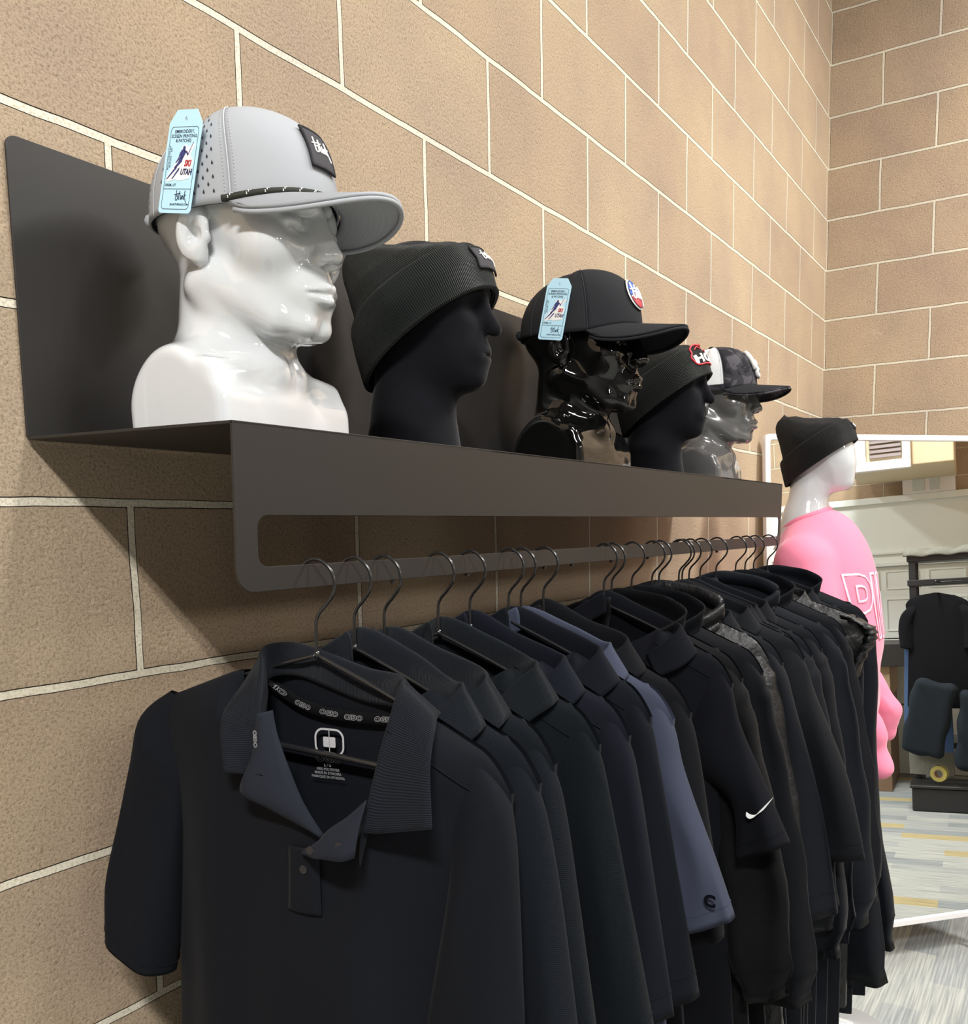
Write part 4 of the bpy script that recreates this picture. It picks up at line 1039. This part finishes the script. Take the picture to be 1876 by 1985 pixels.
HL = ['', 'jacket with wide open stand collar', 'shiny padded jacket in mid rail', 'shirt behind the shiny padded jacket', 'loose wide-sleeved shirt', 'long-sleeved shirt beyond the wide-sleeved one', 'charcoal zip jacket', 'jacket between zip jacket and softshell', 'softshell with padded collar', 'jacket just before the padded vest', 'padded vest', 'long jacket behind the padded vest', 'dark navy coat at the far end']
for i, (x, c, kw, lab) in enumerate(JK):
    t = jacket(40+i, x, c, lab, rz=R(-1.5+(i % 3)), **kw)
    make_hanger('black wire hanger, '+' '.join(lab.split()[:7]) if False else 'black wire hanger holding the '+HL[i] if i else 'black wire hanger holding the stand-collar pullover', x, R(-1.5+(i % 3)), kw.get('tilt', .04))
    if kw.get('nosleeve'):
        for sg in (1, -1):
            pts = SPL([(.215, -.075), (.262, -.100), (.268, -.125), (.245, -.175), (.215, -.260)], 6)
            P = []
            for k, p in enumerate(pts):
                ring = []
                for j in range(12):
                    a = 2*PI*j/12; rr_ = .016+.004*math.sin(k*2.3)+.003*math.sin(j*3+k)
                    ring.append(G(sg*(p[0]+rr_*math.cos(a)*.7), rr_*1.5*math.sin(a), p[1]))
                P.append(ring)
            grid('armhole_binding', P, M_puff, t, cv=True)

# ------------------------------------------------------------------ full mannequin by the corner
MX, MY, MAZ, MZ = 1.90, -.300, -84, 1.600
def egg_sdf(P):
    Q = P.copy(); Q[..., 1] = np.abs(Q[..., 1])
    d = ell(Q, (-.010, 0, .240), (.090, .070, .074))
    d = su(d, ell(Q, (.035, 0, .205), (.066, .060, .085)), .02)
    d = su(d, box_(rotx(Q, (.06, 0, .15), .10, 'y'), (.052, 0, .155), (.045, .026, .045), .024), .03)
    d = su(d, cap_(Q, (-.020, 0, .17), (-.030, 0, .02), .050, .060), .025)
    d = su(d, cap_(Q, (-.030, 0, .02), (-.030, 0, -.08), .060, .10), .04)
    return d
V, F = nets(egg_sdf, (-.16, -.14, -.06), (.16, .14, .36), .006)
man = thing('full_mannequin', 'white faceless standing mannequin in the beanie and pink sweatshirt', 'mannequin', (MX, MY, 0), R(MAZ))
mesh('head', V+np.array([0, 0, MZ]), F, M_whitegloss, man)
def legs_sdf(P):
    Q = P.copy(); Q[..., 1] = np.abs(Q[..., 1])
    d = cap_(Q, (0, .085, .88), (.01, .085, .48), .078, .052)
    d = su(d, cap_(Q, (.01, .085, .48), (-.02, .085, .09), .052, .033), .02)
    d = su(d, cap_(Q, (-.03, .085, .05), (.12, .10, .035), .030, .022), .02)
    d = su(d, ell(Q, (0, 0, .95), (.11, .16, .14)), .05)
    return d
V, F = nets(legs_sdf, (-.16, -.22, -.01), (.2, .22, 1.12), .012)
mesh('legs', V, F, M_whitegloss, man)
MB().lathe([(.0001, .012), (.185, .012), (.19, .006), (.19, 0)], (.06, .10, 0), 48).build('base_plate', M_whitegloss, man, smooth=True)
def sweat_sdf(P):
    Q = P.copy(); sgn = np.sign(Q[..., 1]); Q[..., 1] = np.abs(Q[..., 1])
    x, y, z = P[..., 0], P[..., 1], P[..., 2]
    d = ell(Q, (.02, 0, 1.36), (.158, .190, .30))
    d = su(d, cap_(Q, (-.03, .02, 1.575), (-.025, .165, 1.515), .052, .062), .05)
    d = su(d, box_(Q, (.015, 0, 1.13), (.160, .200, .22), .12), .08)
    d = su(d, cap_(Q, (-.01, .170, 1.50), (.060, .245, 1.24), .072, .062), .03)
    arm = cap_(Q, (.060, .245, 1.24), (.190, .225, 1.045), .056, .038)
    arm = su(arm, cap_(Q, (.190, .225, 1.045), (.198, .225, .965), .030, .032), .012)
    d = su(d, arm, .02)
    fold = .006*np.sin(30*z+14*x+8*y)*np.clip((1.42-z)/.3, 0, 1)+.004*np.sin(55*z-20*y+3*sgn)*np.clip((1.3-z)/.2, 0, 1)*(Q[..., 1] > .19)
    d = d+fold
    neck = cap_(Q, (-.030, 0, 1.52), (-.030, 0, 1.75), .062, .062)
    d = ss(d, neck, .008)
    return d
V, F = nets(sweat_sdf, (-.22, -.36, .86), (.34, .36, 1.70), .0085)
M_pink = pm('pink_sweatshirt_fleece', (.80, .235, .35), .9, .15, sheen=.25, bump=[('noise', 300, .3, .001)])
M_pinkl = pm('pale_pink_puff_print', (.93, .50, .62), .8)
sw_ = mesh('sweatshirt', V, F, M_pink); sw_.location = (MX, MY, 0); sw_.rotation_euler = (0, 0, R(MAZ))
tag(sw_, 'bright pink crew-neck sweatshirt with large outlined letters on the mannequin', 'sweatshirt')
def chest(y, z):
    x = np.linspace(.30, 0.0, 151, dtype=np.float32); P = np.stack([x, np.full_like(x, y), np.full_like(x, z)], -1)
    d = sweat_sdf(P); k = int(np.argmax(d < 0)); return float(x[k])
V, F = text_geo('PINK', outline=.016, bold=.02, space=1.0)
cache = {}
def pc_(a, b, c):
    y, z = a*.160+.01, 1.375+b*.25; key = (round(y, 3), round(z, 3))
    if key not in cache: cache[key] = chest(*key)
    return (cache[key]+.003+c*.1, y, z)
mesh('letters', [pc_(*v) for v in V], F, M_pinkl, sw_)
nk = MB(); 
pts = []
for a in np.linspace(0, 2*PI, 40, endpoint=False):
    y, x = .064*math.sin(a), -.030+.064*math.cos(a); zz = np.linspace(1.70, 1.45, 120, dtype=np.float32)
    P = np.stack([np.full_like(zz, x), np.full_like(zz, y), zz], -1); d = sweat_sdf(P); k = int(np.argmax(d < 0)); pts.append((x, y, float(zz[k])+.002))
z_s = [p[2] for p in pts]; pts = [(p[0], p[1], (z_s[i-1]+z_s[i]+z_s[(i+1) % 40])/3) for i, p in enumerate(pts)]
nk.tube(pts, .009, 8, closed=True); nk.build('neck_rib', M_pink, sw_, smooth=True)
bnC = thing('beanie', 'plain black cuffed beanie on the white mannequin by the mirror', 'beanie', (MX, MY, MZ+.25), R(MAZ))
pf, cf = beanie(bnC, M_knit3)
fb3 = bf(pf, .22, R(0), .0130)
P = [[fb3((i/6-.5)*.026, (j/6-.5)*.022, .0012) for j in range(7)] for i in range(7)]
pa = grid('patch', P, M_patchb, bnC, thick=.0012)
script('patch_script', fb3, M_white, pa, .020, .0009, .002)

# ------------------------------------------------------------------ leaning mirror across the corner
maz, mth = -.745, .0513
md = Vector((math.cos(maz), math.sin(maz), 0)); mn0 = Vector((math.sin(maz), -math.cos(maz), 0))
mup = Vector((-mn0.x*math.sin(mth), -mn0.y*math.sin(mth), math.cos(mth))); mn = md.cross(mup) if md.cross(mup).dot(mn0) > 0 else -md.cross(mup)
mo = Vector((2.2634, -.0877, .13))
mir = thing('floor_mirror', 'tall white framed mirror leaning across the corner of the block walls', 'mirror', mo)
MWd, MHt = .92, 1.7986
fm = lambda a, b, t: tuple(md*a+mup*b+mn*t)
MB().prism(rrect(MWd-.02, MHt-.02, .01, 3, MWd/2, MHt/2), fm, -.006, .0).build('mirror_pane', M_mirror, mir)
mb = MB(); ringprism(mb, rrect(MWd, MHt, .018, 5, MWd/2, MHt/2), rrect(MWd-.040, MHt-.040, .008, 5, MWd/2, MHt/2), fm, -.012, .010)
mb.build('frame', M_whiteframe, mir, bevel=.002)
for a_ in (.05, MWd-.05): MB().tube([fm(a_, -.002, -.004), tuple(md*a_+mn0*.015+Vector((0, 0, -.13)))], .010, 10).build('leg', M_whiteframe, mir, smooth=True)

# ------------------------------------------------------------------ the far side of the shop, seen in the mirror
M_door = pm('white_door_paint', (.80, .85, .83), .5)
M_kraft = pm('brown_cabinet', (.22, .14, .085), .7, var=(5, .08))
M_kraft2 = pm('tan_cabinet_trim', (.40, .28, .17), .7)
M_dark = pm('dark_worktop', (.022, .020, .020), .5)
M_plastic = pm('black_plastic', (.020, .021, .024), .45)
M_shirtb = fab('black_display_shirt', (.020, .019, .021))
M_bag = fab('slate_grey_cushion', (.050, .060, .066), bump=[('noise', 60, .4, .004)])
M_denim = fab('light_blue_cloth', (.20, .31, .52))
M_cream = fab('cream_cloth', (.62, .56, .40), bump=[('voro', 60, .6, .004)])
M_beige = pm('cream_duct', (.66, .55, .37), .6)
def q_(p): return Vector((p[0]-.27, p[1]*.915, p[2]*.895))
struct('wall_opposite', MB().box((1.3, -4.78, 0), (X1, -4.575, ZC)), M_wallC)
def bx(lo, hi, name, mat, par, bevel=0, origin=(0, 0, 0)):
    o = q_(origin); return MB().box(tuple(q_(lo)-o), tuple(q_(hi)-o)).build(name, mat, par, bevel=bevel)
go = (2.55, -4.94, 0)
g = thing('garage_door', 'white panelled roll-up door in the opposite wall, reflected in the mirror', 'door', q_(go))
for z0, z1 in ((0, .60), (.605, 1.17), (1.175, 1.80), (1.81, 2.36)):
    bx((1.75, -4.995, z0+.004), (3.26, -4.94, z1), 'door_section', M_door, g, .004, go)
for z0, z1 in ((1.24, 1.52), (1.60, 1.76)):
    for x0, wd in ((1.86, .34), (2.24, .34), (2.62, .24), (2.92, .26)):
        mb = MB(); q0 = rrect(wd, (z1-z0)*.9, .006, 2, x0+wd/2-go[0]-.02, (z0+z1)*.4475); q1 = rrect(wd-.02, (z1-z0)*.9-.02, .005, 2, x0+wd/2-go[0]-.02, (z0+z1)*.4475)
        ringprism(mb, q0, q1, lambda a, b, t: (a, t, b), -.002, .006); mb.build('panel_moulding', M_door, g)
bx((1.75, -4.94, 2.345), (3.26, -4.90, 2.40), 'top_rail', M_door, g, .003, go)
bx((1.75, -4.94, 1.80), (3.26, -4.90, 1.83), 'ridge', M_door, g, .003, go); bx((1.75, -4.94, 1.905), (3.26, -4.915, 1.925), 'ridge', M_door, g, .003, go)
bx((2.37, -4.94, 1.565), (2.50, -4.925, 1.605), 'handle', M_dark, g, .003, go)
bo = (2.2, -4.5, 0)
wb = thing('work_bench', 'brown fronted work bench with dark top before the white door', 'bench', q_(bo))
bx((1.70, -4.85, 0), (2.66, -4.12, .75), 'cabinet', M_kraft, wb, .004, bo); bx((1.69, -4.86, .75), (2.67, -4.10, .99), 'drawer_front', M_kraft2, wb, .004, bo); bx((1.66, -4.88, .99), (2.80, -4.06, 1.165), 'worktop', M_dark, wb, .004, bo)
bx((2.42, -4.12, .40), (2.56, -4.108, .415), 'handle', M_dark, wb, 0, bo)
ao = (2.8, -4.4, 2.55)
ac = thing('ceiling_duct', 'cream boxed ceiling unit with slotted white grille, reflected in the mirror', 'air conditioner', q_(ao))
bx((2.45, -4.90, 2.52), (3.12, -4.00, 3.2), 'housing', M_beige, ac, .01, ao)
mb = MB()
for k in range(12): mb.box(tuple(q_((2.60, -3.99, 2.60+k*.036))-q_(ao)), tuple(q_((2.80, -3.96, 2.622+k*.036))-q_(ao)))
bx((2.42, -4.0, 2.50), (2.86, -3.93, 2.57), 'grille_frame', M_whiteframe, ac, .004, ao); bx((2.42, -4.0, 2.57), (2.58, -3.93, 3.05), 'grille_frame', M_whiteframe, ac, .004, ao); bx((2.81, -4.0, 2.57), (2.86, -3.93, 3.05), 'grille_frame', M_whiteframe, ac, .004, ao)
mb.build('slat', pm('grille_slat', (.30, .26, .27), .5), ac)
MB().tube([(0, 0, .5), (0, 0, ZC-q_(ao)[2])], .02).build('hanger_rod', M_whiteframe, ac)
oo = (2.93, -4.93, 2.40)
op = thing('door_opener', 'white box with small panels on top of the roll-up door', 'box', q_(oo))
bx((2.75, -4.99, 2.40), (3.11, -4.88, 2.60), 'casing', M_whiteframe, op, .006, oo)
bx((2.82, -4.88, 2.42), (2.90, -4.872, 2.52), 'panel', pm('pale_panel', (.60, .66, .66), .4), op, .002, oo); bx((2.94, -4.88, 2.42), (3.00, -4.872, 2.53), 'panel', bpy.data.materials['pale_panel'], op, .002, oo)
ro = (3.03, -4.0, 0)
rk = thing('shelf_rack', 'black plastic shelving unit with cream cloth on top, reflected in the mirror', 'shelf', q_(ro))
for x0, y0 in ((2.85, -3.80), (2.85, -4.20), (3.22, -3.80), (3.22, -4.20)): bx((x0-.02, y0-.02, 0), (x0+.02, y0+.02, 1.82), 'leg', M_plastic, rk, .004, ro)
for z0 in (1.78, 1.60, .40): bx((2.82, -4.23, z0), (3.25, -3.77, z0+.045), 'shelf', M_plastic, rk, .004, ro)
cl = [[q_((2.80+.45*a, -4.25+.50*b, 1.842+.035*abs(math.sin(9*a+4*b))*(1 if 0 < b < 1 else .4)-.03*(1 if b in (0, 1) else 0))) for b in np.linspace(0, 1, 9)] for a in np.linspace(0, 1, 20)]
o = grid('folded_cloth', cl, M_cream, thick=.012); tag(o, 'cream knitted cloth draped over the top of the black shelving', 'cloth')
b0 = (3.05, -3.60, 0)
bn = thing('storage_bin', 'low black plastic bin on the carpet below the hanging bags', 'bin', q_(b0))
bx((2.82, -3.76, 0), (3.25, -3.44, .165), 'body', M_plastic, bn, .012, b0); bx((2.81, -3.77, .165), (3.26, -3.43, .185), 'rim', M_plastic, bn, .004, b0)
tr = thing('tape_roll', 'yellow roll of tape standing on the black bin', 'tape', q_((2.98, -3.50, .265)), 0, rot=(PI/2, 0, .3))
MB().lathe([(.030, -.02), (.050, -.02), (.050, .02), (.030, .02), (.030, -.02)], (0, 0, 0), 32).build('roll', pm('yellow_tape', (.50, .45, .12), .4), tr, smooth=False)
MB().lathe([(.024, -.02), (.030, -.02), (.030, .02), (.024, .02), (.024, -.02)], (0, 0, 0), 32).build('core', M_kraft2, tr, smooth=False)
def hung(name, lab, cat, x, y, z, mat, L, S, rz=PI, sleeves=True, tilt=.0, drop=.45, group=None):
    t = thing(name, lab, cat, q_((x, y, z)), rz, group)
    make_body(t, mat, S=S, L=L, Wm=S*.92, Wb=S*1.05, tilt=tilt, seed=int(x*100), N=70, M=26, drop=drop, TF=.04, amp=.008)
    if sleeves:
        for sg in (1, -1):
            make_sleeve(t, mat, [((S-.03)*sg, -.09), ((S+.03)*sg, -.15), ((S+.05)*sg, -.24), ((S+.045)*sg, -.36)], [((S-.08)*sg, -.09), ((S-.05)*sg, -.18), ((S-.04)*sg, -.24), ((S-.045)*sg, -.38)], th0=.03, th1=.045)
    return t
hung('t_shirt', 'black t-shirt facing out on the reflected clothes rack', 't-shirt', 3.00, -3.58, 1.56, M_shirtb, .75, .19, rz=R(90+12), tilt=.05)
hung('t_shirt', 'light blue shirt mostly hidden behind the reflected black t-shirt', 't-shirt', 2.92, -3.64, 1.36, M_denim, .86, .14, rz=R(90+12), sleeves=False)
hung('knit_shirt', 'cream knit hanging lowest behind the blue shirt in the mirror', 'shirt', 2.93, -3.70, 1.36, M_cream, 1.02, .13, rz=R(90+12), sleeves=False)
def cushion(lab, x, y, z, sx, sz, rot):
    V, F = nets(lambda P: box_(P, (0, 0, 0), (sx, .045, sz), .04)+.006*np.sin(P[..., 0]*40+P[..., 2]*30), (-sx-.03, -.08, -sz-.03), (sx+.03, .08, sz+.03), .012)
    o = mesh('shoulder_bag', V, F, M_bag); o.location = q_((x, y, z)); o.rotation_euler = (0, rot, R(5)); return tag(o, lab, 'bag', 'slate bags on the reflected rack')
cushion('slate grey padded bag tilted on the reflected rack, left one', 2.93, -3.46, .66, .125, .24, .22)
cushion('slate grey padded bag at the mirror edge, right one', 3.16, -3.44, .58, .07, .25, .1)
h0 = (3.0, -3.6, 0)
hg = thing('clothes_rack', 'dark metal clothes rail carrying the shirts seen in the mirror', 'clothes rack', q_(h0))
MB().tube([(0, .10, 1.45), (0, -.14, 1.45)], .010, 10).build('rail', M_wire, hg, smooth=True)
MB().tube([(.24, -.02, 0), (.24, -.02, 1.45), (0, -.02, 1.45)], .010, 10).build('post', M_wire, hg, smooth=True)
rl = bx((3.20, -3.41, 1.10), (3.24, -3.39, 1.62), 'yardstick', M_kraft2, None, .002); tag(rl, 'tan wooden yardstick hanging at the right edge of the mirror', 'ruler')
pt = bx((3.12, -3.385, .98), (3.17, -3.375, 1.10), 'paper_tag', M_whiteframe, None, .001); tag(pt, 'white paper tag hanging above the right slate bag in the mirror', 'tag')
